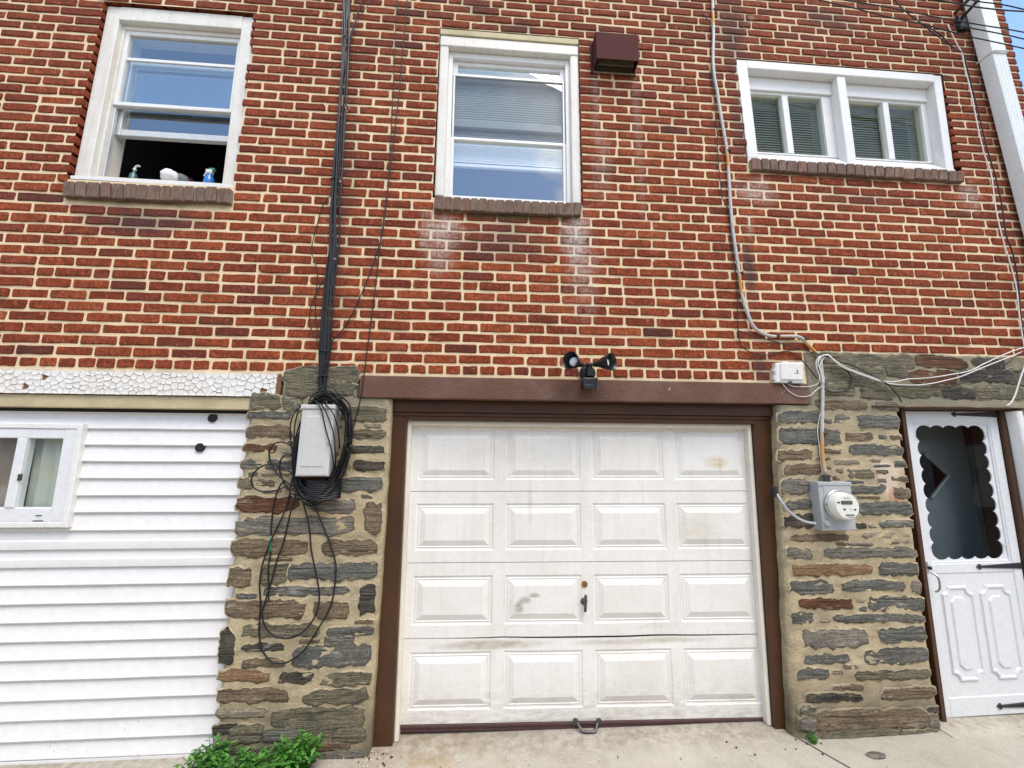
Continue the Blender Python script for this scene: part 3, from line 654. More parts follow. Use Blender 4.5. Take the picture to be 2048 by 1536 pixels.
for (u0, u1) in ((a0, a1), (b0, b1)):
    lo, hi = (max(.02, a0-.03), mid-.034) if u0 == a0 else (mid+.034, b1+.045)
    m = MB(); f.box(m, lo, hi, gt+.02, f.h-.075, .07, .24, .003); m.build('head_panel', M_WHITE, win)
    m = MB(); f.ring(m, lo, hi, gb-.012, gt+.02, max(.008, u0-lo), max(.008, hi-u1), .014, .02, .085, .2); m.build('sash', M_WHITE, win)
    c = (u0+u1)/2; m = MB(); f.box(m, c-.024, c+.024, gb, gt, .082, .13, .003); m.build('meeting_stile', M_WHITE, win)
    pane(win, f, u0, c-.02, gb, gt, .115, M_GLASS_D); pane(win, f, c+.02, u1, gb, gt, .105, M_GLASS_D)
    slats(win, f, u0-.01, u1+.01, gb-.01, gt+.016, .138, .021, M_BLIND_G, 1.0)

# ------------------------------------------------------------------ stone base
def patch(name, parent, xl, xr, z0, z1, y=.0, ret=.14, ledge=0.0, jl=0.0, jr=0.0):
    """mortared rubble face between two side lines xl(z), xr(z); returns run back into the opening"""
    m = MB(); nz = max(2, int((z1-z0)/.022)); rows = []
    for i in range(nz+1):
        z = z0+(z1-z0)*i/nz; a, b = xl(z), xr(z)
        a += jl*(noise.noise((3.3, z*9, 1))+.5*noise.noise((3.3, z*25, 1))); b += jr*(noise.noise((8.3, z*9, 1))+.5*noise.noise((8.3, z*25, 1)))
        nx = max(3, int((xr(z0)-xl(z0))/.024)); row = [(a, y+ret, z), (a, y+.03, z)]
        for k in range(nx+1):
            s = k/nx; x = a+(b-a)*s; e = min(s, 1-s)*(b-a)
            yy = y+.006*noise.noise((x*7, z*10, 2))+.0035*noise.noise((x*23, z*27, 5))+(.018*(1-min(1, e/.03))**2)
            row.append((x, yy-ledge*max(0, 1-(z-z0)/.25), z))
        row += [(b, y+.03, z), (b, y+ret, z)]; rows.append(row)
    m.grid(rows); m.grid([rows[-1], [(p[0], y+ret, p[2]) for p in rows[-1]]]); return m.build(name, M_POINT, parent, smooth=True)
def lerpz(p, q): return lambda z: p[0]+(q[0]-p[0])*(z-p[1])/(q[1]-p[1])
pier_l = tag(empty('stone_pier', (1.5, 0, 0), house), 'rubble stone pier behind the grey cable box, weeds at its foot')
patch('pointing', pier_l, lerpz((1.101,1.846), (1.128,0.084)), lerpz((1.916,1.858), (1.903,0.026)), -.02, 1.866, jl=.012, jr=.004)
patch('pointing', pier_l, lambda z: 1.272, lambda z: 1.712, 1.866, 2.019, ret=.1, jl=.003, jr=.003)
patch('pointing', pier_l, lambda z: 1.10, lambda z: 1.272, 1.866, 1.868, ret=.1)
base_r = tag(empty('stone_base', (4.9, 0, 0), house), 'rubble stone wall around the white storm door, meter mounted on it')
patch('pointing', base_r, lerpz((4.335,1.798), (4.234,0.081)), lerpz((5.172,1.874), (5.116,0.049)), -.02, 1.862, jl=.006, jr=.004, ledge=.02)
patch('pointing', base_r, lambda z: 4.555, lambda z: XR, 1.862, 2.214, ret=.2, jl=.003)
patch('pointing', base_r, lambda z: 6.045, lambda z: XR, -.02, 1.862, ret=.2, jl=.008)
ST_L = [(1.292,1.956,1.699,2.038,'olive'),
 (1.313,1.887,1.686,1.942,'olive'),
 (1.114,1.797,1.278,1.887,'olive'),
 (1.287,1.788,1.405,1.868,'olive'),
 (1.103,1.738,1.349,1.779,'slate'),
 (1.111,1.631,1.363,1.698,'brown'),
 (1.104,1.547,1.285,1.591,'rust'),
 (1.104,1.451,1.381,1.505,'slate'),
 (1.099,1.338,1.179,1.397,'olive'),
 (1.194,1.359,1.294,1.392,'brown'),
 (1.632,1.733,1.890,1.821,'olive'),
 (1.663,1.630,1.886,1.679,'olive'),
 (1.690,1.545,1.891,1.588,'dark'),
 (1.723,1.445,1.896,1.508,'dark')] + \
  [(1.627,1.325,1.893,1.406,'slate'),
 (1.102,1.218,1.442,1.301,'rust'),
 (1.489,1.214,1.744,1.285,'grey'),
 (1.805,1.092,1.898,1.279,'brown'),
 (1.110,1.095,1.752,1.190,'grey'),
 (1.104,0.989,1.508,1.072,'brown'),
 (1.584,0.987,1.887,1.063,'brown'),
 (1.106,0.816,1.219,0.934,'brown'),
 (1.276,0.832,1.408,0.946,'olive'),
 (1.411,0.860,1.895,0.947,'slate'),
 (1.294,0.782,1.746,0.824,'slate'),
 (1.804,0.677,1.889,0.824,'dark')] + \
  [(1.106,0.672,1.522,0.758,'brown'),
 (1.566,0.662,1.753,0.751,'brown'),
 (1.100,0.442,1.177,0.633,'dark'),
 (1.206,0.576,1.609,0.638,'olive'),
 (1.649,0.572,1.889,0.618,'slate'),
 (1.638,0.523,1.789,0.569,'grey'),
 (1.215,0.511,1.429,0.545,'dark'),
 (1.224,0.433,1.436,0.475,'brown'),
 (1.476,0.423,1.882,0.527,'slate'),
 (1.112,0.367,1.372,0.418,'orange'),
 (1.417,0.348,1.591,0.403,'dark'),
 (1.634,0.329,1.889,0.392,'olive'),
 (1.119,0.270,1.470,0.335,'brown'),
 (1.556,0.247,1.880,0.313,'olive')] + \
  [(1.401,0.135,1.868,0.231,'olive'),
 (1.125,0.198,1.365,0.239,'pale'),
 (1.118,0.127,1.228,0.173,'dark'),
 (1.193,0.077,1.364,0.164,'olive'),
 (1.365,0.080,1.544,0.142,'grey'),
 (1.559,0.084,1.701,0.161,'olive'),
 (1.719,0.067,1.879,0.139,'olive'),
 (1.644,0.029,1.803,0.068,'brown'),
 (1.659,-0.028,1.880,0.030,'grey'),
 (1.385,-0.033,1.631,0.069,'olive'),
 (1.150,-0.022,1.364,0.068,'grey')]
ST_R = [(4.667,2.146,5.087,2.197,'olive'),
 (5.112,2.127,5.320,2.199,'olive'),
 (4.681,2.024,4.861,2.115,'olive'),
 (4.674,1.941,4.864,2.014,'olive'),
 (4.880,1.994,5.095,2.109,'olive'),
 (5.129,2.071,5.263,2.119,'olive'),
 (4.929,1.912,5.127,1.979,'olive'),
 (5.151,1.936,5.407,1.989,'olive'),
 (4.606,1.852,4.934,1.885,'brown'),
 (5.020,1.851,5.157,1.879,'grey'),
 (4.330,1.748,4.617,1.823,'slate'),
 (4.714,1.746,4.808,1.811,'grey'),
 (4.872,1.724,5.157,1.804,'slate'),
 (4.329,1.616,4.738,1.714,'slate'),
 (4.765,1.643,4.957,1.692,'brown'),
 (5.080,1.650,5.158,1.675,'brown'),
 (4.784,1.552,5.147,1.614,'slate')] + \
  [(5.354,2.137,5.705,2.201,'rust'),
 (5.762,2.146,5.984,2.192,'dark'),
 (5.286,2.027,5.609,2.105,'rust'),
 (5.652,2.050,6.041,2.113,'dark'),
 (5.504,1.930,5.720,1.987,'dark'),
 (5.746,1.934,6.083,2.004,'olive'),
 (5.196,1.941,5.490,1.994,'olive'),
 (5.440,1.990,5.630,2.025,'olive')] + \
  [(4.306,1.520,4.533,1.578,'brown'),
 (4.615,1.560,4.725,1.584,'brown'),
 (4.331,1.429,4.573,1.487,'brown'),
 (4.304,1.311,4.490,1.396,'grey'),
 (4.322,1.219,4.494,1.274,'slate'),
 (4.296,1.113,4.492,1.186,'dark'),
 (4.673,1.488,4.836,1.517,'pale'),
 (4.752,1.406,4.930,1.459,'olive'),
 (4.754,1.316,4.994,1.363,'slate'),
 (5.073,1.474,5.156,1.513,'slate'),
 (5.037,1.392,5.151,1.421,'olive'),
 (5.044,1.282,5.144,1.353,'brown'),
 (4.794,1.188,5.151,1.263,'slate'),
 (4.919,1.109,5.140,1.151,'slate'),
 (4.753,1.106,4.830,1.138,'dark'),
 (4.325,1.035,4.707,1.072,'brown'),
 (4.790,1.050,5.105,1.077,'pale')] + \
  [(4.299,0.937,4.454,0.998,'grey'),
 (4.529,0.934,5.131,0.994,'grey'),
 (4.312,0.841,4.830,0.901,'orange'),
 (4.873,0.832,5.130,0.903,'slate'),
 (4.297,0.734,4.560,0.810,'slate'),
 (4.622,0.748,5.024,0.804,'slate'),
 (5.064,0.737,5.128,0.795,'grey'),
 (4.341,0.655,4.679,0.710,'rust'),
 (4.773,0.640,5.133,0.709,'slate'),
 (4.285,0.575,4.418,0.633,'slate'),
 (4.542,0.574,5.118,0.617,'slate'),
 (4.343,0.447,4.739,0.542,'grey'),
 (4.809,0.463,5.112,0.539,'slate')] + \
  [(4.338,0.364,4.613,0.410,'slate'),
 (4.707,0.352,5.107,0.429,'slate'),
 (4.281,0.285,4.472,0.339,'slate'),
 (4.638,0.268,5.100,0.316,'olive'),
 (4.489,0.224,4.671,0.247,'brown'),
 (4.309,0.171,4.653,0.209,'dark'),
 (4.775,0.169,5.115,0.221,'brown'),
 (4.348,0.031,5.024,0.126,'brown'),
 (5.032,0.097,5.103,0.124,'dark'),
 (4.266,0.106,4.358,0.150,'olive'),
 (4.251,0.032,4.355,0.101,'grey'),
 (4.369,-0.025,4.826,0.025,'olive'),
 (4.832,-0.041,5.063,0.016,'olive'),
 (5.027,0.021,5.081,0.088,'grey')]
ST_X = [(6.12, 1.55, 6.4, 1.66, 'olive'), (6.1, 1.32, 6.5, 1.42, 'slate'), (6.14, 1.1, 6.55, 1.2, 'dark'), (6.1, .85, 6.45, .95, 'brown'), (6.12, .6, 6.6, .72, 'slate'), (6.1, .35, 6.4, .46, 'olive'), (6.12, .1, 6.55, .22, 'grey'), (6.0, 2.03, 6.35, 2.12, 'olive'), (6.2, 1.9, 6.6, 1.99, 'slate')]
def lay(stones, parent):
    for i, (x0, z0, x1, z1, kd) in enumerate(stones):
        r = random.Random(int(x0*1000)*31+int(z0*1000))
        if z0 > 1.85: x0 -= .012; x1 += .012; z0 -= .012; z1 += .012
        x0 -= .010; x1 += .010; z0 -= .010; z1 += .010; w_, h_ = x1-x0, z1-z0
        n = 40 if w_ > .3 else 28; ol = jag(x0, z0, x1, z1, int(x0*997+z0*3331), .3, n=n)
        m = MB(); t3 = (r.random(), r.random(), r.random()); cx_, cz_ = (x0+x1)/2, (z0+z1)/2
        led = .02*max(0, 1-z0/.25) if parent is base_r and x0 < 5.3 else 0
        y0 = r.uniform(-.006, -.002)-led; o = 0
        for q, (ins, yy, al) in enumerate(((0, .003-led, 0.0), (.008, -.003-led, .40), (.019, y0-.001, .9), (.032, y0-.001, 1.3))):
            ring = []
            for x, z in ol:
                kx = max(.15, 1-ins/(w_/2)); kz = max(.15, 1-ins/(h_/2)); X, Z = cx_+(x-cx_)*kx, cz_+(z-cz_)*kz
                ring.append((X, yy+(.006*noise.noise((X*17, Z*45, 2))+.004*noise.noise((X*47, Z*80, 5)) if q > 1 else .003*noise.noise((X*30, Z*30, 1))), Z))
            m.v += ring; m.tint += [(*t3, al)]*n
        for q in range(3):
            for k in range(n): m.f.append((q*n+k, q*n+(k+1) % n, (q+1)*n+(k+1) % n, (q+1)*n+k)); m.mi.append(0)
        m.f.append([3*n+k for k in range(n)]); m.mi.append(0)
        m.build('stone', M_STONE[kd], parent, smooth=True, autos=50, fix=False)
def slivers(stones, x0f, x1f, z0, z1, n, seed):
    # thin packing stones in the wide joints
    r = random.Random(seed); out = []; tries = 0
    while len(out) < n and tries < 6000:
        tries += 1; w_ = r.uniform(.045, .17); h_ = r.uniform(.012, .026); z = r.uniform(z0, z1); a, b_ = x0f(z)+.02, x1f(z)-.02
        x = r.uniform(a, b_-w_); q = (x, z, x+w_, z+h_, r.choice(('brown', 'olive', 'slate', 'grey', 'pale', 'pale', 'brown')))
        if all(q[0] > s[2]+.012 or q[2] < s[0]-.012 or q[1] > s[3]+.013 or q[3] < s[1]-.013 for s in stones+out): out.append(q)
    return out
SL = slivers(ST_L, lerpz((1.101,1.846), (1.128,0.084)), lerpz((1.916,1.858), (1.903,0.026)), .25, 1.8, 34, 3)
SR = slivers(ST_R, lerpz((4.335,1.798), (4.234,0.081)), lerpz((5.172,1.874), (5.116,0.049)), .3, 1.8, 36, 4)
lay(ST_L+SL, pier_l); lay(ST_R+ST_X+SR, base_r)

# ------------------------------------------------------------------ flaking white lintel, cream trim
lin = tag(empty('painted_lintel', (.4, 0, 1.86), house), 'flaking white painted lintel over the siding')
LZ0, LZ1 = 1.866, 2.006
m = MB(); m.box(XL, 1.268, .004, .12, LZ0, LZ1, .004); m.build('beam', M_BAREWOOD, lin)
rv = random.Random(5); seeds = []
for _ in range(9000):
    s = (rv.uniform(XL, 1.25), rv.uniform(LZ0+.006, LZ1-.006)); md = .017+.024*rv.random()
    if all((s[0]-t[0])**2+((s[1]-t[1])*1.15)**2 > max(md, t[2])**2 for t in seeds): seeds.append((*s, md))
def clip(poly, a, b):
    """keep the side of the bisector nearer to a"""
    mx_, mz_ = (a[0]+b[0])/2, (a[1]+b[1])/2; nx, nz = b[0]-a[0], b[1]-a[1]; out = []
    for i in range(len(poly)):
        p, q = poly[i], poly[(i+1) % len(poly)]; dp = (p[0]-mx_)*nx+(p[1]-mz_)*nz; dq = (q[0]-mx_)*nx+(q[1]-mz_)*nz
        if dp <= 0: out.append(p)
        if dp*dq < 0: t = dp/(dp-dq); out.append((p[0]+(q[0]-p[0])*t, p[1]+(q[1]-p[1])*t))
    return out
for s in seeds:
    if rv.random() < .006: continue
    poly = [(max(XL, s[0]-.1), LZ0+.001), (min(1.245, s[0]+.1), LZ0+.001), (min(1.245, s[0]+.1), LZ1-.001), (max(XL, s[0]-.1), LZ1-.001)]
    for t in seeds:
        if t is not s and abs(t[0]-s[0]) < .2: poly = clip(poly, s, t)
        if len(poly) < 3: break
    if len(poly) < 3: continue
    pcx = sum(p[0] for p in poly)/len(poly); pcz = sum(p[1] for p in poly)/len(poly); gap = rv.uniform(.0007, .0022)
    ol = []
    for i in range(len(poly)):
        p, q = poly[i], poly[(i+1) % len(poly)]
        for t in (0, .33, .67):
            u = (p[0]+(q[0]-p[0])*t, p[1]+(q[1]-p[1])*t); d = max(.004, math.hypot(u[0]-pcx, u[1]-pcz)); k = (d-gap*(1.6 if t == 0 else 1))/d
            ol.append((pcx+(u[0]-pcx)*k+.0012*noise.noise((u[0]*60, u[1]*60, 0)), pcz+(u[1]-pcz)*k+.0012*noise.noise((u[0]*60, u[1]*60, 7))))
    n = len(ol); lift = rv.uniform(.0005, .003); tx, tz = rv.uniform(-.02, .02), rv.uniform(-.03, .03); m = MB()
    yy = lambda x, z, e: -.0015+tx*(x-pcx)+tz*(z-pcz)-lift*e
    m.grid([[(x, .006, z) for x, z in ol], [(x, yy(x, z, 1), z) for x, z in ol], [(pcx+(x-pcx)*.6, yy(x, z, .15), pcz+(z-pcz)*.6) for x, z in ol]], True)
    m.f.append([2*n+k for k in range(n)]); m.mi.append(0); m.build('paint_flake', M_FLAKE, lin, smooth=True, autos=40)
m = MB(); m.prism([(XL, 1.792), (1.098, 1.790), (1.098, 1.8645), (XL, 1.8645)], .012, .12, .004, True); m.build('head_trim', M_TRIMY, lin)
m = MB(); m.prism([(XL, 1.772), (1.098, 1.770), (1.098, 1.792), (XL, 1.792)], .05, .12, 0, True); m.build('shadow_gap', M_DARKGAP, lin)

# ------------------------------------------------------------------ vinyl siding with the small window
sid = tag(empty('siding_wall', (.3, .06, 0), house), 'white vinyl clapboard siding filling the old garage opening')
px_r = lerpz((1.106,1.846), (1.138,0.083))
ZS = [(1.051,1.767)[1], (1.050,1.675)[1], (1.052,1.582)[1], (1.054,1.490)[1], (1.057,1.396)[1], (1.060,1.302)[1], (1.062,1.210)[1], (1.063,1.114)[1], (1.066,1.017)[1], (1.066,0.925)[1], (1.069,0.833)[1], (1.070,0.740)[1], (1.073,0.649)[1], (1.074,0.556)[1], (1.077,0.467)[1], (1.079,0.372)[1], (1.080,0.278)[1], (1.081,0.186)[1], (1.083,0.093)[1], (1.086,0.010)[1]]
WX0, WX1, WZ0, WZ1 = -.71, (0.185,1.415)[0]-.02, (0.196,1.134)[1]+.03, (0.181,1.701)[1]-.02   # opening for the small window
m = MB(); m.box(WX1, px_r(1.75)+.02, .075, .13, -.02, 1.79); m.box(XL, WX1, .075, .13, -.02, WZ0); m.box(XL, WX1, .075, .13, WZ1, 1.79); m.box(XL, WX0, .075, .13, WZ0, WZ1); m.build('backing', M_VINYL, sid)
m = MB(); m.prism([(XL, ZS[0]), (px_r(ZS[0])+.015, ZS[0]), (px_r(1.77)+.015, 1.771), (XL, 1.771)], .052, .1, .003, True); m.build('top_channel', M_VINYL, sid)
for k in range(len(ZS)-1):
    zt, zb = ZS[k], ZS[k+1]; h = zt-zb; m = MB()
    if k in (7, 8): prof = [(.072, zt+.012), (.071, zt-.002), (.068, zt-h*.30), (.066, zt-h*.50), (.0575, zt-h*.56), (.0555, zb+.006), (.0565, zb+.001), (.062, zb-.001), (.074, zb+.002)]
    else: prof = [(.073, zt+.012), (.0715, zt-.002), (.066, zt-h*.4), (.0575, zb+.010), (.0555, zb+.005), (.0565, zb+.001), (.062, zb-.001), (.074, zb+.002)]
    xe = px_r((zt+zb)/2)+.02; spans = [(XL, xe, -9, 9)]
    if zb < WZ1 and zt > WZ0: spans = [(XL, WX0, -9, 9), (WX1, xe, -9, 9)]
    if zt > WZ1 > zb: spans.append((WX0, WX1, WZ1, 9))
    if zt > WZ0 > zb: spans.append((WX0, WX1, -9, WZ0))
    for (q0, q1, c0, c1) in spans:
        rows = [[(q0+(q1-q0)*i/12, y+.0012*noise.noise(((q0+(q1-q0)*i/12)*4, k*3.1, 0)), min(c1, max(c0, z))+.0015*noise.noise(((q0+(q1-q0)*i/12)*3, k*1.7, 4))) for y, z in prof] for i in range(13)]
        m = MB(); m.grid(rows); m.build('siding_board', M_VINYL, sid, smooth=True, autos=30)
m = MB(); m.prism([(XL, -.02), (px_r(0)+.02, -.02), (px_r(.02)+.02, ZS[-1]-.003), (XL, ZS[-1]-.003)], .058, .12, .003, True); m.build('starter_strip', M_VINYL, sid)
m = MB()
for z in [1.74-.04*i for i in range(44)]: pass
jt = []
for i in range(45):
    z = 1.768-i*(1.768+.0)/44; jt.append((px_r(z)+.004*noise.noise((z*9, 1, 1)), .05+.004*noise.noise((z*7, 2, 1)), z))
m.tube(jt, .0085, 6); m.build('edge_sealant', M_VINYL, sid, smooth=True)
for c_, r_ in (((0.872,1.743), .024), ((0.825,1.572), .025)):
    m = MB(); m.lathe((c_[0], .072, c_[1]), (0, -1, 0), [(0, r_), (.0175, r_), (.018, r_-.002)], 18, True, True); m.build('pipe_hole', M_DARKGAP, sid)
bw = tag(empty('window', (-.15, .03, 1.2), house), 'white sliding basement window set in the siding'); 
BWF = Fr((-.735, (0.210,1.136)[1]), (0.210,1.136), (0.195,1.700), (-.72, (0.195,1.700)[1]+.005), .03)
f = BWF
m = MB(); f.ring(m, 0, f.w, 0, f.h, .03, .03, .03, .03, .0, .05, .004); m.build('trim', M_WHITE, bw)
m = MB(); f.ring(m, .03, f.w-.03, .03, f.h-.03, .07, .07, .075, .055, .006, .05, .005); m.build('frame', M_STORM, bw)
gA = f.inv(*(-0.073,1.552)); gx = f.inv(*(-0.084,1.552))[0]; gl = f.inv(*(-0.134,1.552))[0]
m = MB(); f.box(m, gl, gx, .105, f.h-.085, .002, .05, .004); m.build('meeting_stile', M_STORM, bw)
M_GLASS_B = m_glass('basement_glass', 1.6)
pane(bw, f, gx, f.w-.10, .105, f.h-.085, .024, M_GLASS_B); pane(bw, f, .10, gl, .105, f.h-.085, .028, M_GLASS_B)
for a0_, a1_, mat_ in ((gx-.02, f.w-.08, m_plain('pale_reflection_sheet', (.44, .46, .41), .8, .15, 0, 5, 0, (.55, .46, .27), .7)), (.08, gl+.02, m_plain('brown_reflection_sheet', (.24, .17, .13), .8, .3, 0, 4, 0, (.42, .40, .36), .8))):
    m = MB(); m.grid([[f.p(a0_+(a1_-a0_)*i/14, b_, .075+.010*math.sin(i*1.3)+.004*math.sin(i*3.1+b_*9)) for i in range(15)] for b_ in (.08, .3, f.h-.07)]); m.build('reflection_sheet', mat_, bw, smooth=True)  # added sheets whose colours stand in for reflections in the panes
m = MB(); f.box(m, gx-.004, gx+.008, .25, .285, -.004, .01, .001); m.build('latch', M_DKMETAL, bw)
m = MB(); f.box(m, f.w-.17, f.w-.14, .062, .066, .0045, .01); f.box(m, f.w-.18, f.w-.13, .034, .038, .0045, .01); m.build('weep_slot', M_DKMETAL, bw)
b = MB(); x0, x1, z0, z1 = -1.0, .45, 1.0, 1.75
b.add([(x0, .135, z0), (x1, .135, z0), (x1, .135, z1), (x0, .135, z1), (x0, .6, z0), (x1, .6, z0), (x1, .6, z1), (x0, .6, z1)], [(4, 5, 6, 7), (0, 1, 5, 4), (3, 2, 6, 7), (0, 3, 7, 4), (1, 2, 6, 5)]); b.build('room_interior', m_plain('pale_room', (.42, .42, .38), .9, .3, 0, 6, dirt=(.22, .17, .11), dirt_amt=.7), bw, fix=False)

# ------------------------------------------------------------------ garage
gl_ = tag(empty('garage_lintel', (3.1, 0, 1.87), house), 'brown painted lintel over the garage door')
m = MB(); rows = []
for i in range(41):
    x = 1.728+(4.548-1.728)*i/40; zb_ = 1.868+.002*noise.noise((x*5, 0, 0)); zt_ = 2.004+.0025*noise.noise((x*7, 3, 0)); wv = .002*noise.noise((x*4, 1, 5))
    rows.append([(x, .1, zb_), (x, -.006+wv, zb_), (x, -.012+wv, zb_+.005), (x, -.0125+wv*1.5, zb_+.05), (x, -.012+wv*.5, zb_+.095), (x, -.011+wv, zt_-.006), (x, -.004, zt_), (x, .1, zt_)])
m.grid(rows); m.add(rows[0], [tuple(range(8))]); m.add(rows[-1], [tuple(range(8))]); m.build('beam', M_LINTEL, gl_, smooth=True, autos=30)
gar = tag(empty('garage_door', (3.1, .12, 0), house), 'white sectional garage door with sixteen raised panels in a brown frame')
JL = lerpz((1.908,1.775), (1.901,0.033)); JLi = lerpz((1.997,1.730), (2.008,0.067)); JRi = lerpz((4.218,1.738), (4.170,0.011)); JR = lerpz((4.358,1.772), (4.270,-0.033))
def jamb(a, b, nm):
    m = MB(); n = 30; rows = []
    for i in range(n+1):
        z = -.03+(1.80+.03)*i/n; x0, x1 = a(z), b(z); w_ = .0015*noise.noise((x0, z*6, 0))
        rows.append([(x0, .2, z), (x0, .072, z), (x0+.004, .068+w_, z), ((x0+x1)/2, .068-w_, z), (x1-.004, .068+w_, z), (x1, .072, z), (x1, .2, z)])
    m.grid(rows); return m.build(nm, M_BROWN, gar, smooth=True, autos=30)
jamb(JL, JLi, 'jamb'); jamb(JRi, JR, 'jamb')
m = MB(); ha, hb = JL(1.8), JR(1.8)
m.prism([(ha, 1.795), (hb, 1.795), (hb, 1.8665), (ha, 1.8665)], .045, .2, .004, True); m.prism([(ha+.004, 1.772), (hb-.004, 1.772), (hb-.004, 1.7945), (ha+.004, 1.7945)], .058, .2, .004, True)
m.prism([(JLi(1.76)-.004, 1.745), (JRi(1.76)+.004, 1.745), (JRi(1.76)+.004, 1.7715), (JLi(1.76)-.004, 1.7715)], .066, .2, .003, True); m.build('head_casing', M_BROWN, gar)
GD = Fr((2.006,0.024), (4.207,-0.016), (4.244,1.756), (2.005,1.742), .14); f = GD
m = MB()
def strip(a, s, nm='door_stop'):
    rows = []
    for i in range(31):
        z = .0+1.745*i/30; x = a(z)+s*.001; w_ = .0025*noise.noise((z*5, s, 2)); x2 = x+s*(.024+w_)
        rows.append([(x, .20, z), (x, .098, z), (x+s*.006, .094, z), (x2, .098, z), (x2, .20, z)])
    m = MB(); m.grid(rows); m.build(nm, M_STRIP, gar, smooth=True, autos=30)
strip(JLi, 1); strip(JRi, -1)
m = MB(); m.prism([(JLi(1.74)+.002, 1.718), (JRi(1.74)-.002, 1.718), (JRi(1.74)-.002, 1.7445), (JLi(1.74)+.002, 1.7445)], .096, .2, .004, True); m.build('door_stop', M_STRIP, gar)
cuts = [f.h+.0]+[(f.inv(*p)[1]+f.inv(*q)[1])/2 for p, q in (((2.016,1.331), (4.197,1.301)), ((2.012,0.913), (4.196,0.882)), ((2.010,0.497), (4.189,0.463)))]+[.03]
ax = []
pw = (f.w-.062*2-.072*3)/4
for i in range(4): ax.append((.062+i*(pw+.072), .062+i*(pw+.072)+pw))
def dent(a, b):
    return .010*math.exp(-((a-.62)/.10)**2-((b-(cuts[3]))/.10)**2)+.012*math.exp(-((a-f.w*.70)/.14)**2-((b-cuts[3])/.08)**2)
def secrect(m, a0, a1, b0, b1, d=0):
    m.add([f.p(a0, b0, d+dent(a0, b0)), f.p(a1, b0, d+dent(a1, b0)), f.p(a1, b1, d+dent(a1, b1)), f.p(a0, b1, d+dent(a0, b1))], [(0, 1, 2, 3)])
for k in range(4):
    b1, b0 = cuts[k]-.0015, cuts[k+1]+.0015; m = MB(); bow = (lambda a: .0075*math.sin(math.pi*min(1, max(0, (a-.25)/(f.w-.25))))**.8) if k == 3 else (lambda a: 0.0); pb0, pb1 = b0+.068, b1-(.072 if k else .042)
    xs = [0]+[v for p in ax for v in p]+[f.w]
    xs2 = sorted(set(xs+[xs[i]+(xs[i+1]-xs[i])*t for i in range(len(xs)-1) for t in (.25, .5, .75)]))
    for a0, a1 in zip(xs2, xs2[1:]):
        am = (a0+a1)/2; inp = any(p[0] < am < p[1] for p in ax)
        for z0, z1 in ((b0, b0+(pb0-b0)*.5), (b0+(pb0-b0)*.5, pb0), (pb0, pb1), (pb1, pb1+(b1-pb1)*.5), (pb1+(b1-pb1)*.5, b1)):
            if inp and z0 == pb0: continue
            if z1 == b1: m.add([f.p(a0, z0, dent(a0, z0)), f.p(a1, z0, dent(a1, z0)), f.p(a1, b1-bow(a1), dent(a1, b1)), f.p(a0, b1-bow(a0), dent(a0, b1))], [(0, 1, 2, 3)])
            else: secrect(m, a0, a1, z0, z1)
    # lips to the neighbouring sections
    m.grid([[f.p(a, b1-bow(a), dent(a, b1)) for a in xs2], [f.p(a, b1-.004-bow(a), .018+dent(a, b1)) for a in xs2]]); m.grid([[f.p(a, b0, dent(a, b0)) for a in xs2], [f.p(a, b0+.004, .012+dent(a, b0)) for a in xs2]])
    m.build('section', M_GARAGE, gar)
    for a0, a1 in ax:
        m = MB(); rings = []
        for ins, d in ((0, 0), (.007, .0055), (.014, .0065), (.020, .003), (.026, .0055), (.058, -.0055), (.06, -.006)):
            q = []
            for (u, v) in [(a0+ins+(a1-a0-2*ins)*t, pb0+ins) for t in (0, .33, .67)]+[(a1-ins, pb0+ins+(pb1-pb0-2*ins)*t) for t in (0, .5)]+[(a1-ins-(a1-a0-2*ins)*t, pb1-ins) for t in (0, .33, .67)]+[(a0+ins, pb1-ins-(pb1-pb0-2*ins)*t) for t in (0, .5)]:
                q.append(f.p(u, v, d+dent(u, v)))
            rings.append(q)
        m.grid(rings, True); n = len(rings[0]); o = (len(rings)-1)*n; m.f.append([o+i for i in range(n)]); m.mi.append(0)
        m.build('panel', M_GARAGE, gar)
m = MB(); f.box(m, -.002, f.w+.002, .0, f.h, .0235, .06); m.build('backing', M_DARKGAP, gar)
m = MB(); f.box(m, 0, f.w, .012, .029, -.004, .05, .003); f.box(m, 0, f.w, -.012, .0115, .004, .05, .003); m.build('bottom_seal', m_plain('maroon_seal', (.075, .035, .034), .6, .2), gar)
m = MB(); c_ = (3.094,0.770); m.lathe((c_[0], .142, c_[1]), (0, -1, 0), [(0, .019), (.008, .018), (.009, .014), (.0065, .013), (.0085, .012)], 20); m.build('lock_cylinder', [M_BRASS], gar, smooth=True, autos=30)
m = MB(); m.box(c_[0]-.0012, c_[0]+.0012, .128, .14, c_[1]-.008, c_[1]+.004); m.build('keyhole', M_DARKGAP, gar)
m = MB(); c_ = (3.089,0.673); m.lathe((c_[0], .143, c_[1]), (0, -1, 0), [(0, .022), (.004, .021), (.012, .012), (.03, .009)], 16); 
m.tube(smooth_path([(c_[0]+.004, .112, c_[1]+.046), (c_[0]+.002, .108, c_[1]+.02), (c_[0], .106, c_[1]), (c_[0], .108, c_[1]-.02), (c_[0]-.002, .112, c_[1]-.046)], .008), [.006, .0075, .009, .0095, .0105, .011, .011, .0105, .0095, .009, .0075, .006][:12] if False else .0085, 10); m.build('turn_handle', M_DKMETAL, gar, smooth=True)
m = MB(); h0, h1 = (3.021,0.036), (3.157,0.031)
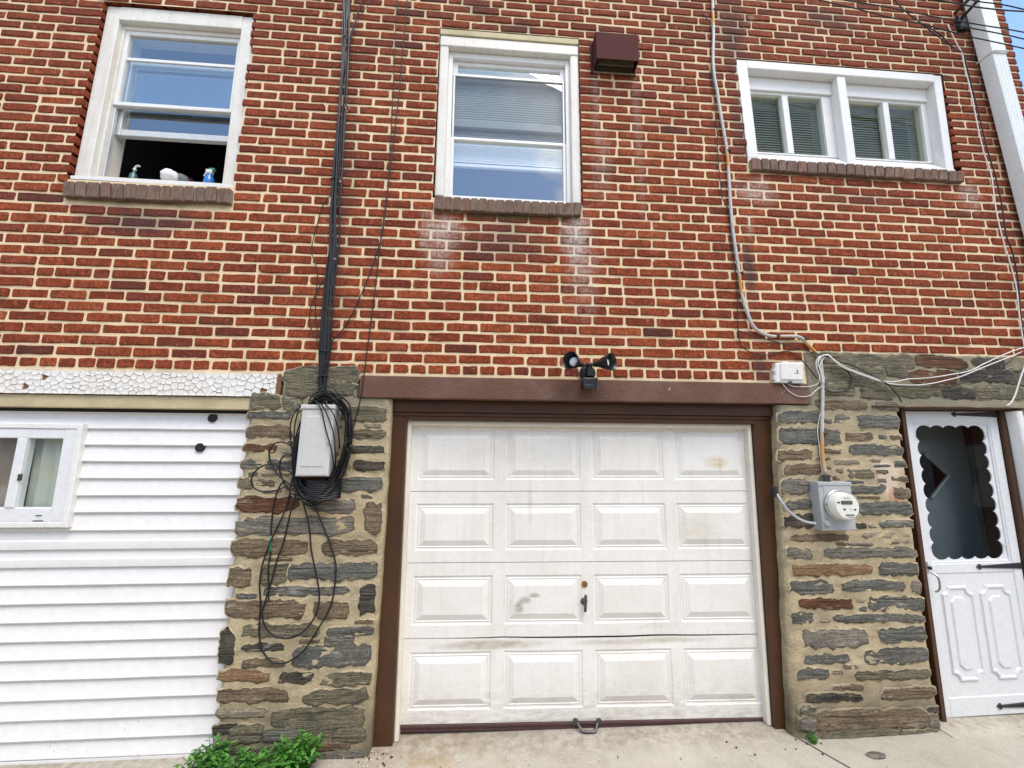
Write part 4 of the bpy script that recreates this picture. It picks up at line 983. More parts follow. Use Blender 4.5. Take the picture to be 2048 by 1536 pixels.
for p in (h0, h1):
    m.prism([(p[0]-.017, p[1]-.010), (p[0]-.006, p[1]-.017), (p[0]+.010, p[1]-.015), (p[0]+.017, p[1]-.004), (p[0]+.015, p[1]+.012), (p[0]+.004, p[1]+.018), (p[0]-.011, p[1]+.015)], .128, .15, .003)
m.tube(smooth_path([(h0[0]+.01, .13, h0[1]-.004), (h0[0]+.028, .105, h0[1]-.024), (h0[0]+.04, .10, h0[1]-.03), (h1[0]-.04, .10, h1[1]-.03), (h1[0]-.028, .105, h1[1]-.024), (h1[0]-.01, .13, h1[1]-.004)], .01), .0075, 10); m.build('lift_handle', M_DKMETAL, gar, smooth=True, autos=40)

# ------------------------------------------------------------------ storm door
dr = tag(empty('storm_door', (5.6, .08, 0), house), 'white storm door with scalloped glass and black strap hinges')
bl_, tl_, tr_ = (5.214,0.012), (5.266,1.843), (5.961,1.848)
SDF = Fr(bl_, (bl_[0]+(tr_[0]-tl_[0])*.985, bl_[1]+.01), tr_, tl_, .07); f = SDF
# frame round the door
m = MB()
for a0, a1, b0, b1, d0 in ((-.035, -.006, -.03, f.h+.045, -.03), (f.w+.006, f.w+.045, -.03, f.h+.045, -.02)): f.box(m, a0, a1, b0, b1, d0, .16, .003)
f.box(m, -.034, f.w+.044, f.h+.006, f.h+.03, -.025, .16, .003); m.build('door_frame', M_BROWN, dr)
m = MB(); rows = []
for i in range(25):
    x = 4.98+(6.16-4.98)*i/24; t = 1.868+.006*noise.noise((x*9, 0, 0)); rows.append([(x, .1, 1.857), (x, -.006, 1.8575), (x, -.018+.004*noise.noise((x*12, 2, 0)), 1.862), (x, -.006, t), (x, .1, t+.004)])
m.grid(rows); m.build('head_flashing', m_paint('rusty_flashing', (.07, .03, .018), chip=(.6, .52, .42), chip_amt=1.2, dirt=(.22, .12, .07), dirt_amt=.6, rough=.6), dr, smooth=True)
m = MB(); rows = []
for i in range(40):
    z = 1.845*i/39; x = 6.0+.012*noise.noise((z*8, 3, 0)); rows.append([(6.001, .12, z), (6.001-.004, -.006, z), (x+.04, -.012+.006*noise.noise((z*11, 1, 0)), z), (x+.055, .01, z)])
m.grid(rows); m.build('caulk_strip', M_WHITE, dr, smooth=True)
# door leaf: stiles and rails
g0, g1 = f.inv(*(5.367,1.763)), f.inv(*(5.827,0.910))       # glass field
sL, sR, b_bot, b_mid, b_top = .062, f.w-.062, .105, .0, f.h-.075
gm = f.inv(*(5.300,0.874))[1]; gm2 = f.inv(*(5.289,0.815))[1]
m = MB(); f.box(m, 0, sL, 0, f.h, 0, .035, .004); f.box(m, sR, f.w, 0, f.h, 0, .035, .004); f.box(m, sL, sR, 0, b_bot, .001, .035, .004); f.box(m, sL, sR, b_top, f.h, .001, .035, .004); f.box(m, sL, sR, gm2, gm, .001, .035, .004); m.build('leaf_frame', M_STORM, dr)
m = MB(); f.ring(m, sL, sR, gm, b_top, .012, .012, .012, .012, .004, .03, .003); m.build('glazing_bead', M_STORM, dr)
# scalloped insert
ga0, ga1, gb0, gb1 = sL+.012, sR-.012, gm+.012, b_top-.012
ia0, ia1, ib0, ib1 = f.inv(*(5.300,1.264))[0]*0+.115, f.w-.115, gm+.035, b_top-.035
def scal():
    pts = []; nx, nz, R = 5, 9, 10
    def run(p, q, n, amp, nrm):
        for k in range(n):
            for j in range(R):
                t = j/R; u = (k+t)/n; s = amp*abs(math.sin(math.pi*t))**.6
                pts.append((p[0]+(q[0]-p[0])*u+nrm[0]*s, p[1]+(q[1]-p[1])*u+nrm[1]*s))
    run((ia0, ib0), (ia1, ib0), nx, .016, (0, -1)); run((ia1, ib0), (ia1, ib1), nz, .022, (1, 0)); run((ia1, ib1), (ia0, ib1), nx, .016, (0, 1)); run((ia0, ib1), (ia0, ib0), nz, .022, (-1, 0))
    return pts
inner = scal(); ca, cb = (ga0+ga1)/2, (gb0+gb1)/2; outer = []
for (a, b) in inner:
    da, db = a-ca, b-cb; k = min(((ga1-ga0)/2)/max(1e-6, abs(da)), ((gb1-gb0)/2)/max(1e-6, abs(db))); outer.append((ca+da*k, cb+db*k))
m = MB(); m.grid([[f.p(a, b, .012) for a, b in outer], [f.p(a, b, .012) for a, b in inner], [f.p(a, b, .018) for a, b in inner]], True)
for (a, b) in ((ga0, gb0), (ga1, gb0), (ga1, gb1), (ga0, gb1)):
    i = min(range(len(outer)), key=lambda k: math.hypot(outer[k][0]-a, outer[k][1]-b)); n = len(outer); m.add([f.p(a, b, .012), f.p(*outer[i-1], .012), f.p(*outer[i], .012), f.p(*outer[(i+1) % n], .012)], [(0, 1, 2), (0, 2, 3)])
m.build('scalloped_trim', M_STORM, dr)
pane(dr, f, ga0, ga1, gb0, gb1, .019, M_GLASS_S)
# two moulded lower panels with notched corners
def notch(a0, a1, b0, b1, r, n=6):
    o = []
    for (cx_, cz_, s) in ((a0, b0, 0), (a1, b0, 1), (a1, b1, 2), (a0, b1, 3)):
        t0 = {0: 90, 1: 180, 2: 270, 3: 0}[s]
        arc = [(cx_+r*math.cos(math.radians(t0-90*k/n)), cz_+r*math.sin(math.radians(t0-90*k/n))) for k in range(n+1)]
        o += arc
    return o
m = MB(); f.box(m, sL, sR, b_bot, gm2, .006, .03); m.build('kick_panel', M_STORM, dr)
pa = [(sL+.045, f.w/2-.022), (f.w/2+.022, sR-.045)]
for a0, a1 in pa:
    b0, b1 = b_bot+.085, gm2-.075; m = MB(); rings = []
    for ins, d in ((0, .0062), (.006, -.004), (.014, -.004), (.02, .0035), (.045, .0035)):
        rings.append([f.p(a, b, d) for a, b in notch(a0+ins, a1-ins, b0+ins, b1-ins, .042)])
    m.grid(rings, True); n = len(rings[0]); o = 4*n
    m.f.append([o+i for i in range(n)]); m.mi.append(0); m.build('panel', M_STORM, dr)
    i0_, i1_ = a0+.052, a1-.052; ch = .03
    m = MB(); oc = lambda e: [(i0_+ch+e*.4, b0+.06+e), (i1_-ch-e*.4, b0+.06+e), (i1_-e, b0+.06+ch+e*.4), (i1_-e, b1-.06-ch-e*.4), (i1_-ch-e*.4, b1-.06-e), (i0_+ch+e*.4, b1-.06-e), (i0_+e, b1-.06-ch-e*.4), (i0_+e, b0+.06+ch+e*.4)]
    m.grid([[f.p(a, b, .0034) for a, b in oc(0)], [f.p(a, b, -.004) for a, b in oc(.008)]], True); n = 8; m.f.append([n+i for i in range(n)]); m.mi.append(0); m.build('raised_field', M_STORM, dr)
def hinge(b, a_tip, nm='strap_hinge'):
    m = MB(); e = f.w-.004; ol = [f.xz(*q) for q in ((a_tip, b), (a_tip+.018, b-.014), (a_tip+.026, b-.017), (a_tip+.030, b-.006), (a_tip+.044, b-.0065), (e, b-.018), (e, b+.018), (a_tip+.044, b+.0065), (a_tip+.030, b+.006), (a_tip+.026, b+.017), (a_tip+.018, b+.014))]
    m.prism(ol, f.y-.007, f.y+.003, .002)
    for a in (a_tip+.022, e-.05): q = f.p(a, b, -.006); m.lathe(q, (0, -1, 0), [(0, .006), (.003, .004)], 10)
    m.build(nm, M_IRON, dr)
hinge(f.inv(*(5.652,1.824))[1], f.inv(*(5.623,1.824))[0]); hinge(f.inv(*(5.633,0.855))[1], f.inv(*(5.606,0.856))[0]); hinge(f.inv(*(5.599,0.065))[1], f.inv(*(5.576,0.066))[0])
hp = (5.260,0.854); m = MB(); m.prism([(hp[0]-.012, hp[1]-.034), (hp[0]+.012, hp[1]-.03), (hp[0]+.012, hp[1]+.036), (hp[0]-.012, hp[1]+.036)], .062, .075, .002)
m.tube(smooth_path([(hp[0]+.004, .05, hp[1]-.02), (hp[0]+.014, .022, hp[1]-.04), (hp[0]+.02, .02, hp[1]-.085), (hp[0]+.018, .028, hp[1]-.12), (hp[0]+.008, .045, hp[1]-.135)], .01), .006, 9); m.build('handle', M_CHROME, dr, smooth=True, autos=40)
m = MB(); m.lathe((hp[0]+.016, .066, hp[1]), (0, -1, 0), [(0, .011), (.012, .011), (.014, .008)], 14); m.build('push_button', M_BLACKP, dr, smooth=True, autos=40)
# inner door seen through the glass
m_in = m_plain('inner_door_grey', (.125, .152, .158), .5, .1, 0, 20)
idr = MB(); X0, X1 = tl_[0]-.1, 5.985; dz = 1.408; dcx = 5.642; dh = .158
Y = .30
ol = [(X0, -.02), (X1, -.02), (X1, 1.9), (X0, 1.9)]
idr.add([(X0, Y, -.02), (X1, Y, -.02), (X1, Y, 1.9), (X0, Y, 1.9), (X0, Y, dz-dh), (dcx, Y, dz-dh), (dcx+.165, Y, dz), (dcx, Y, dz+dh), (X0, Y, dz+dh)], [(0, 1, 5, 4), (1, 6, 5), (1, 2, 6), (2, 7, 6), (2, 3, 8, 7)])
idr.add([(X1, Y, -.02), (X1, Y+.045, -.02), (X1, Y+.045, 1.9), (X1, Y, 1.9)], [(0, 1, 2, 3)]); idr.build('inner_door', m_in, dr, fix=False)
m = MB(); e = .012
for p, q in (((dcx, dz-dh), (dcx+.165, dz)), ((dcx+.165, dz), (dcx, dz+dh))): m.tube([(p[0], Y-.004, p[1]), (q[0], Y-.004, q[1])], .012, 6)
m.build('diamond_trim', m_in, dr)
m = MB(); m.box(X1+.06, X1+.095, .34, .36, .15, 1.62, .003); m.build('door_edge_strip', m_in, dr)
b = MB(); x0, x1, z0, z1 = tl_[0]-.12, 6.25, -.02, 1.95
b.add([(x0, .235, z0), (x1, .235, z0), (x1, .235, z1), (x0, .235, z1), (x0, 1.4, z0), (x1, 1.4, z0), (x1, 1.4, z1), (x0, 1.4, z1)], [(4, 5, 6, 7), (0, 1, 5, 4), (3, 2, 6, 7), (0, 3, 7, 4), (1, 2, 6, 5)]); b.build('room_interior', M_DARKGAP, dr, fix=False)
# threshold
m = MB(); rows = []
for i in range(31):
    x = 5.10+(6.3-5.10)*i/30; n_ = .004*noise.noise((x*9, 2, 0)); rows.append([(x, .09, .012), (x, .03, .011+n_), (x, -.075+n_*2, .008+n_), (x, -.085+n_*2, -.004), (x, -.09+n_*2, -.05)])
m.grid(rows); m.build('threshold', M_CONCRETE, dr, smooth=True)
# bulk of the house behind everything, so no light leaks in
m = MB(); m.box(XL, XR-.01, 1.9, 2.0, -.02, 5.8); m.box(XL-.01, XL, .02, 2.0, -.02, 5.85); m.box(XL, XR-.004, .02, 2.0, 5.86, 5.9); m.build('rear_wall', M_ROOM, house)

# ================================================================== things fixed to the wall
def wire(name, pts, r, mat, parent=None, step=.018, jit=0.0, seed=0, seg=7):
    p = smooth_path(pts, step)
    if jit: p = [v+Vector((jit*noise.noise((i*.13+seed, 1, 2)), .3*jit*noise.noise((i*.13+seed, 5, 2)), jit*noise.noise((i*.13+seed, 9, 2)))) for i, v in enumerate(p)]
    m = MB(); m.tube(p, r, seg); return m.build(name, mat, parent, smooth=True)

# --- cable bundle down the brick wall
B0 = [(1.463,-0.018,4.997),(1.465,-0.018,4.778),(1.459,-0.018,4.691),(1.473,-0.018,4.373),(1.482,-0.018,4.062),(1.483,-0.018,3.755),(1.489,-0.018,3.397),(1.497,-0.018,3.069),(1.511,-0.018,2.833),(1.510,-0.018,2.649),(1.510,-0.018,2.383),(1.512,-0.018,2.170),(1.516,-0.018,2.020),(1.520,-0.018,1.924)]
bun = tag(empty('cable_bundle', (1.55, -.02, 1.9)), 'thick bundle of black cables running down the brick wall', 'cables')
rc = random.Random(3)
ends = [(1.501,1.828), (1.522,1.827), (1.537,1.826), (1.553,1.827), (1.570,1.827), (1.583,1.828), (1.590,1.830), (1.605,1.814), (1.612,1.791), (1.529,1.831)]
for k in range(10):
    ang = 2*math.pi*k/10; rr = .013+.012*(k % 3)/2; pts = []
    for i, p in enumerate(B0):
        sp = 1.0 if i < 12 else .75; tw = ang+i*.28*(1 if k % 2 else -.6)
        dx = math.cos(tw)*rr*sp*1.25+(.010 if (k in (3, 7, 8) and i > 2 and i < 9) else 0); dy = -abs(math.sin(tw))*rr*.9
        pts.append((p[0]+dx, p[1]+dy, p[2]))
    e = ends[k]; pts.append((e[0], -.05, e[1]))
    wire('cable', pts, (.0062 if k in (1, 4) else .0046)+(.0015 if k == 6 else 0), M_CABLE if k % 3 else M_CABLE2, bun, .03, .004, k)
wire('cable', [(1.594,-0.020,4.876),(1.552,-0.020,4.676),(1.528,-0.020,4.526),(1.499,-0.020,4.357),(1.493,-0.020,4.073),(1.497,-0.020,3.754),(1.506,-0.020,3.389),(1.518,-0.020,3.069)], .0045, M_CABLE2, bun)
wire('cable', [(1.636,-0.020,4.880),(1.619,-0.020,4.705),(1.571,-0.020,4.597),(1.515,-0.020,4.416),(1.498,-0.020,4.234),(1.499,-0.020,3.995)], .002, M_CABLE2, bun)
for p in ((1.478,4.359), (1.483,3.279), (1.518,2.142), (1.519,1.991)):
    m = MB(); 
    for q in range(1): m.tube([(p[0]+.024*math.cos(a), -.022+.022*math.sin(a), p[1]+.002*math.cos(a)) for a in [2*math.pi*i/20 for i in range(21)]], .0032, 6, False)
    m.build('cable_tie', M_BLACKP, bun, smooth=True)
for p in ((1.510,3.803), (1.514,3.263), (1.525,2.727), (1.525,3.823)):
    m = MB(); m.lathe((p[0]+.006, -.005, p[1]), (0, -1, 0), [(0, .004), (.034, .004), (.037, .0025)], 8); m.build('cable_clip', M_WIREW, bun, smooth=True, autos=40)

# --- thin loose wires on the brick
def thing_wire(name, pts, r, mat, label, cat='wire', group=None, **kw):
    return tag(wire(name, pts, r, mat, None, **kw), label, cat, group)
thing_wire('loose_wire', [(1.797,-0.012,4.865),(1.796,-0.012,4.734),(1.799,-0.012,4.500),(1.810,-0.012,4.052),(1.814,-0.012,3.785),(1.818,-0.012,3.423),(1.819,-0.012,3.233),(1.808,-0.012,3.038),(1.799,-0.012,2.914),(1.743,-0.012,2.661),(1.661,-0.012,2.407),(1.605,-0.012,2.284),(1.547,-0.012,2.207),(1.525,-0.012,2.153)], .0034, M_CABLE2, 'thin black wire slanting across the bricks into the cable bundle')
thing_wire('loose_wire', [(1.868,-0.016,4.867),(1.868,-0.016,4.735),(1.865,-0.016,4.501),(1.856,-0.016,4.217),(1.853,-0.016,3.944),(1.840,-0.016,3.677),(1.828,-0.016,3.420),(1.817,-0.016,3.220),(1.797,-0.016,2.892),(1.785,-0.016,2.661),(1.777,-0.016,2.480),(1.767,-0.016,2.306),(1.757,-0.016,2.150),(1.750,-0.016,2.016),(1.741,-0.016,1.878),(1.731,-0.016,1.814),(1.708,-0.016,1.683),(1.689,-0.016,1.582),(1.667,-0.016,1.518),(1.661,-0.050,1.492)], .0036, M_CABLE2, 'thin black wire hanging straight down past the lintel end to the cable box')
thing_wire('loose_wire', [(1.470,-0.015,3.183),(1.425,-0.015,3.113),(1.401,-0.015,2.997),(1.376,-0.015,2.800),(1.405,-0.015,2.709),(1.425,-0.015,2.647),(1.429,-0.015,2.575),(1.429,-0.015,2.469),(1.447,-0.015,2.313),(1.480,-0.015,2.211),(1.499,-0.015,2.164)], .0031, M_CABLE2, 'thin black wire bowing out left of the cable bundle, upper loop')
thing_wire('loose_wire', [(1.488,-0.018,2.635),(1.462,-0.018,2.581),(1.435,-0.018,2.519),(1.404,-0.018,2.397),(1.423,-0.018,2.277),(1.479,-0.018,2.185),(1.502,-0.018,2.136)], .0031, M_CABLE2, 'thin black wire bowing out left of the cable bundle, lower loop')

# --- grey telecom box with its coil
tb = tag(empty('telecom_box', (1.53, -.06, 1.4)), 'grey plastic cable box on the stone pier', 'utility box')
TF = Fr((1.453,1.420), (1.624,1.420), (1.633,1.810), (1.457,1.808), -.12); f = TF
m = MB(); m.box((1.453,1.323)[0]-.02, (1.624,1.323)[0], -.022, .005, (1.575,1.304)[1], 1.80, .002); m.build('backboard', M_BAREWOOD, tb)
m = MB(); f.box(m, .003, f.w-.003, .012, f.h-.02, .03, .11, .006); m.build('base', M_GREYBOX, tb)
m = MB(); f.box(m, 0, f.w, 0, f.h-.018, .0, .036, .008); m.build('cover', M_GREYBOX, tb)
m = MB(); f.box(m, .022, f.w-.026, .05, f.h-.06, -.0035, .004, .004); m.build('cover_panel', M_GREYBOX, tb)
m = MB(); f.box(m, -.005, f.w+.005, f.h-.022, f.h+.002, -.008, .06, .005); m.build('cover_lip', M_GREYBOX, tb)
m = MB(); q = f.p(f.w-.014, f.h*.44, -.001); m.lathe(q, (0, -1, 0), [(0, .004), (.002, .003)], 10); m.build('screw', M_DKMETAL, tb)
coil = tag(empty('cable_coil', (1.55, -.06, 1.2)), 'tangled coil of black cable wound around the grey cable box', 'cables')
cc = (1.534,1.606)
for k in range(15):
    a0 = rc.uniform(-.02, .02); rx = rc.uniform(.135, .165); rz = rc.uniform(.255, .315); oy = rc.uniform(-.09, -.03); ox = rc.uniform(.0, .03); oz = rc.uniform(-.035, .01); pts = []
    for i in range(19):
        t = 2*math.pi*i/18+rc.uniform(-.06, .06); c, s = math.cos(t), math.sin(t); lean = -.075*s*-1
        x = cc[0]+ox+c*rx*(1 if c > 0 else .86)+lean*.4; z = cc[1]+oz+s*rz; pts.append((x, oy-.02*max(0, s)*0+rc.uniform(-.006, .006)-(.05 if (s > .85) else 0), z))
    pts[-1] = (pts[0][0]+.004, pts[0][1]-.004, pts[0][2]+.01)
    wire('cable', pts, rc.choice((.0034, .004, .004, .005)), M_CABLE, coil, .02, .011, k*7)
for k, pts in enumerate(([(1.493,-0.100,1.838),(1.534,-0.135,1.829),(1.568,-0.135,1.777),(1.602,-0.135,1.670),(1.634,-0.135,1.579),(1.643,-0.100,1.494),(1.641,-0.060,1.427)], [(1.524,-0.100,1.836),(1.573,-0.135,1.803),(1.617,-0.135,1.721),(1.646,-0.135,1.640),(1.649,-0.100,1.544),(1.641,-0.060,1.457)], [(1.549,-0.100,1.836),(1.601,-0.135,1.798),(1.635,-0.135,1.758),(1.647,-0.080,1.674),(1.655,-0.050,1.570)],
      [(1.428,-0.050,1.822),(1.391,-0.050,1.778),(1.371,-0.050,1.715),(1.377,-0.050,1.631),(1.394,-0.050,1.553),(1.410,-0.050,1.466),(1.424,-0.050,1.400)], [(1.634,-0.040,1.793),(1.675,-0.040,1.740),(1.710,-0.040,1.692),(1.716,-0.040,1.645),(1.705,-0.040,1.539),(1.667,-0.040,1.492),(1.635,-0.040,1.451)], [(1.409,-0.050,1.800),(1.395,-0.050,1.704),(1.398,-0.050,1.621),(1.403,-0.050,1.543),(1.425,-0.050,1.416)],
      [(1.372,-0.060,1.386),(1.400,-0.060,1.356),(1.442,-0.060,1.331),(1.503,-0.060,1.317),(1.557,-0.060,1.326),(1.603,-0.060,1.366),(1.624,-0.060,1.427),(1.635,-0.060,1.478)], [(1.368,-0.060,1.381),(1.397,-0.060,1.341),(1.439,-0.060,1.314),(1.499,-0.060,1.299),(1.548,-0.060,1.314),(1.595,-0.060,1.351),(1.621,-0.060,1.397)])):
    wire('cable', pts, .0038, M_CABLE, coil)
for k, pts in enumerate(([(1.391,-0.030,1.569),(1.369,-0.030,1.587),(1.326,-0.030,1.605),(1.282,-0.030,1.594),(1.261,-0.030,1.552),(1.268,-0.030,1.506),(1.296,-0.030,1.455),(1.330,-0.030,1.414),(1.374,-0.030,1.381),(1.416,-0.030,1.359)], [(1.409,-0.030,1.404),(1.389,-0.030,1.435),(1.351,-0.030,1.460),(1.288,-0.030,1.480),(1.229,-0.030,1.470),(1.189,-0.030,1.429),(1.181,-0.030,1.389),(1.197,-0.030,1.354),(1.234,-0.030,1.334),(1.284,-0.030,1.331),(1.337,-0.030,1.344),(1.390,-0.030,1.374)], [(1.387,-0.030,1.532),(1.354,-0.030,1.535),(1.331,-0.030,1.512),(1.324,-0.030,1.475),(1.337,-0.030,1.419),(1.364,-0.030,1.374),(1.397,-0.030,1.343)])):
    wire('cable', pts, .0045, M_CABLE, coil)
m = MB()
for k in range(10):
    zc = (1.551,1.401)[1]-.011*k; m.tube([(cc[0]-.06+.022*i+.006*noise.noise((i, k, 0)), -.085+.05*((i-4)/5)**2, zc-.012*math.sin(math.pi*i/9)+.006*noise.noise((i*.7, k, 3))) for i in range(10)], .0075, 6)
m.build('cable', M_CABLE, coil, smooth=True)  # cable strands packed in densely, also standing in for shade under the box
hang = tag(empty('hanging_cable', (1.5, -.03, .3)), 'slack black cable loops hanging from the cable box over the stone pier', 'cables')
wire('loop', [(1.415,-0.060,1.406),(1.392,-0.022,1.363),(1.389,-0.022,1.293),(1.371,-0.022,1.218),(1.340,-0.022,1.135),(1.306,-0.022,1.038),(1.285,-0.022,0.952),(1.279,-0.022,0.877),(1.281,-0.022,0.835),(1.296,-0.022,0.743),(1.301,-0.022,0.628),(1.317,-0.022,0.547),(1.343,-0.022,0.502),(1.379,-0.022,0.468),(1.418,-0.022,0.457),(1.450,-0.022,0.459),(1.487,-0.022,0.474),(1.540,-0.022,0.515),(1.590,-0.022,0.594),(1.640,-0.022,0.685),(1.668,-0.022,0.763),(1.674,-0.022,0.899),(1.667,-0.022,0.957),(1.635,-0.022,1.044),(1.575,-0.022,1.167),(1.522,-0.022,1.267),(1.493,-0.022,1.308),(1.473,-0.060,1.376)], .0046, M_CABLE, hang)
wire('loop', [(1.442,-0.060,1.386),(1.426,-0.026,1.343),(1.421,-0.026,1.283),(1.404,-0.026,1.204),(1.387,-0.026,1.072),(1.359,-0.026,0.966),(1.341,-0.026,0.858),(1.318,-0.026,0.752),(1.310,-0.026,0.702),(1.330,-0.026,0.643),(1.362,-0.026,0.606),(1.417,-0.026,0.582),(1.460,-0.026,0.579),(1.510,-0.026,0.593),(1.554,-0.026,0.633),(1.584,-0.026,0.683),(1.598,-0.026,0.742),(1.595,-0.026,0.807),(1.570,-0.026,0.902),(1.535,-0.026,1.022),(1.515,-0.026,1.134),(1.480,-0.026,1.243),(1.455,-0.026,1.303),(1.449,-0.060,1.366)], .0046, M_CABLE, hang)
wire('loose_end', [(1.362,-0.040,1.395),(1.327,-0.020,1.348),(1.310,-0.020,1.268),(1.308,-0.020,1.169),(1.312,-0.020,1.086),(1.320,-0.020,1.008),(1.315,-0.020,0.942),(1.324,-0.020,0.857),(1.334,-0.020,0.768)], .0042, M_CABLE, hang)
wire('green_tape', [(1.312,-0.020,1.095),(1.315,-0.020,1.052),(1.320,-0.020,1.013)], .005, m_plain('green_tape', (.03, .22, .13), .4, .2), hang)

# --- flood light
fl = tag(empty('flood_light', (3.17, -.05, 1.96)), 'black twin flood light with motion sensor above the garage lintel', 'lamp')
c_ = (3.107,2.044); J = Vector(((3.102,2.085)[0], -.07, (3.102,2.085)[1]))
m = MB(); m.lathe((c_[0], .0, c_[1]), (0, -1, 0), [(0, .050), (.020, .049), (.030, .042), (.034, .03)], 24); m.build('base_plate', M_BLACKP, fl, smooth=True, autos=35)
m = MB(); m.prism([(c_[0]-.018, c_[1]-.03), (c_[0]+.018, c_[1]-.03), (c_[0]+.016, J.z+.012), (c_[0]-.014, J.z+.012)], -.07, -.03, .004, True); m.build('bracket', M_BLACKP, fl)
m = MB(); m.box(J.x-.010, J.x+.010, -.085, -.055, J.z-.002, J.z+.014, .003); m.build('junction_block', m_plain('red_brown_plastic', (.18, .05, .04), .5), fl)
m_bulb = m_plain('frosted_bulb', (.82, .83, .82), .25, .03)
for s, ax_, rim in ((-1, (-.70, -.70, .06), (2.966,2.088)), (1, (.66, -.74, -.02), (3.214,2.084))):
    a = Vector(ax_).normalized(); rc_ = Vector((rim[0], -.16, rim[1])); st_ = rc_-a*.125
    m = MB(); prof = [(0, .014), (.02, .017), (.05, .026), (.08, .038), (.105, .048), (.125, .054), (.128, .0545), (.1265, .0515), (.10, .045), (.06, .033), (.045, .02)]
    m.lathe(st_, a, prof, 28, True, True); m.build('lamp_hood', M_BLACKP, fl, smooth=True, autos=50)
    m = MB(); m.tube([tuple(J), tuple(st_+a*.01)], .010, 10); m.build('knuckle', M_BLACKP, fl, smooth=True)
    m = MB(); m.lathe(st_, a, [(.03, .012), (.05, .020), (.07, .029), (.082, .0305), (.092, .027), (.098, .017), (.1, .005)], 24); m.build('bulb', m_bulb, fl, smooth=True)
sx0, sz0 = (3.059,1.933); sx1, sz1 = (3.148,1.999)
m = MB(); m.box(sx0, sx1, -.10, -.035, sz0, sz1, .008); m.build('motion_sensor', M_BLACKP, fl)
m = MB(); m.prism([(sx0+.004, sz0-.004), (sx1-.004, sz0-.004), (sx1-.001, sz0+.022), (sx0+.001, sz0+.022)], -.108, -.06, .006, True); m.build('sensor_lens', m_plain('smoked_lens', (.03, .035, .038), .15, .1), fl)

# --- brown vent hood
vt = tag(empty('vent_hood', (3.33, -.05, 4.2)), 'brown painted metal exhaust vent hood beside the middle window', 'vent')
VX0, VX1, VZ0, VZ1, VD = (3.208,4.348)[0], (3.510,4.375)[0], 4.262, (3.360,4.491)[1], -.105
t = .004; side = [(0, VZ0), (0, VZ1), (VD*.92, VZ1), (VD, VZ1-.012), (VD, VZ0)]; inn = [(0, VZ0+.001), (0, VZ1-t), (VD*.92+t*.5, VZ1-t), (VD+t, VZ1-.012-t*.5), (VD+t, VZ0+.001)]
m = MB()
for xa, xb in ((VX0, VX0+t), (VX1-t, VX1)): m.grid([[(xa, y, z) for y, z in side], [(xb, y, z) for y, z in side]], True); o = len(m.v)-10; m.f += [[o+i for i in range(5)], [o+5+i for i in range(5)]]; m.mi += [0, 0]
m.grid([[(x, y, z) for x in (VX0+t, VX1-t)] for y, z in side[1:]]+[[(x, y, z) for x in (VX0+t, VX1-t)] for y, z in inn[:0:-1]])
m.build('hood', M_VENT, vt)
m = MB(); m.box(VX0+.003, VX1-.003, -.004, .0, VZ0+.01, VZ1-.003); m.build('back_plate', m_plain('vent_inside', (.10, .08, .045), .8, .3), vt)
m = MB(); m.box(VX0-.014, VX0-.001, -.012, .002, VZ0-.012, VZ1+.008, .002); m.box(VX1+.001, VX1+.01, -.012, .002, VZ0-.012, VZ1+.008, .002); m.box(VX0-.001, VX1+.001, -.012, .002, VZ1+.001, VZ1+.01, .002); m.build('flange', M_VENT, vt)
m = MB(); m.tube([(VX0+(VX1-VX0)*i/24, -.008+.004*noise.noise((i*.9, 0, 0)), VZ0-.006+.006*noise.noise((i*.7, 4, 0))) for i in range(25)], .006, 6); m.build('sealant', M_SILLMORTAR, vt, smooth=True)
m = MB(); m.prism([(VX0+.02, VZ0+.004), (VX1-.02, VZ0+.004), (VX1-.02, VZ0+.12), (VX0+.02, VZ0+.12)], VD*.55, VD*.5, 0, True); m.build('damper_flap', m_plain('vent_flap', (.16, .13, .07), .6, .3), vt)

# --- grey service cable down to the meter
CP = [(4.165,-0.016,5.110),(4.154,-0.016,4.968),(4.148,-0.016,4.848),(4.135,-0.016,4.647),(4.112,-0.016,4.411),(4.113,-0.016,4.260),(4.123,-0.016,4.148),(4.127,-0.016,4.052),(4.142,-0.016,3.837),(4.153,-0.016,3.660),(4.147,-0.016,3.416),(4.142,-0.016,3.262),(4.140,-0.016,3.096),(4.148,-0.016,2.901),(4.157,-0.016,2.743),(4.156,-0.016,2.679),(4.165,-0.016,2.561),(4.187,-0.016,2.465),(4.215,-0.016,2.381),(4.264,-0.016,2.335),(4.328,-0.016,2.313),(4.364,-0.016,2.312),(4.436,-0.016,2.315),(4.509,-0.016,2.316),(4.551,-0.016,2.300),(4.582,-0.016,2.260),(4.636,-0.016,2.201),(4.653,-0.016,2.167),(4.652,-0.016,2.078),(4.641,-0.016,1.949),(4.604,-0.016,1.699),(4.594,-0.016,1.617),(4.582,-0.022,1.521),(4.580,-0.030,1.433)]
def m_service():
    n = NB('service_cable_grey'); f_ = n.noise(50, 4); wz = n.noise(22, 4)
    c = n.mix(n.mr(f_, .3, .7), (.40, .395, .36), (.54, .53, .49))
    for (x, z, rz) in RUST: c = n.mix(n.math('MULTIPLY', n.spot(x, z-rz*.8, .08, rz*1.2, wz, .6, .3), 1.0), c, (.52, .25, .05))
    return n.out(c, .5, n.bump(f_, .3, .002))
RUST = [(*(4.161,4.852), .07), (*(4.162,3.650), .07), (*(4.168,2.730), .08), (*(4.407,2.314), .05), (*(4.583,2.271), .06), (*(4.615,1.668), .13)]
svc = tag(empty('service_cable', (4.3, -.02, 1.3)), 'grey electric service cable strapped down the wall to the meter', 'cable')
wire('cable', CP, .0105, m_service(), svc, .02, 0, 0, 10)
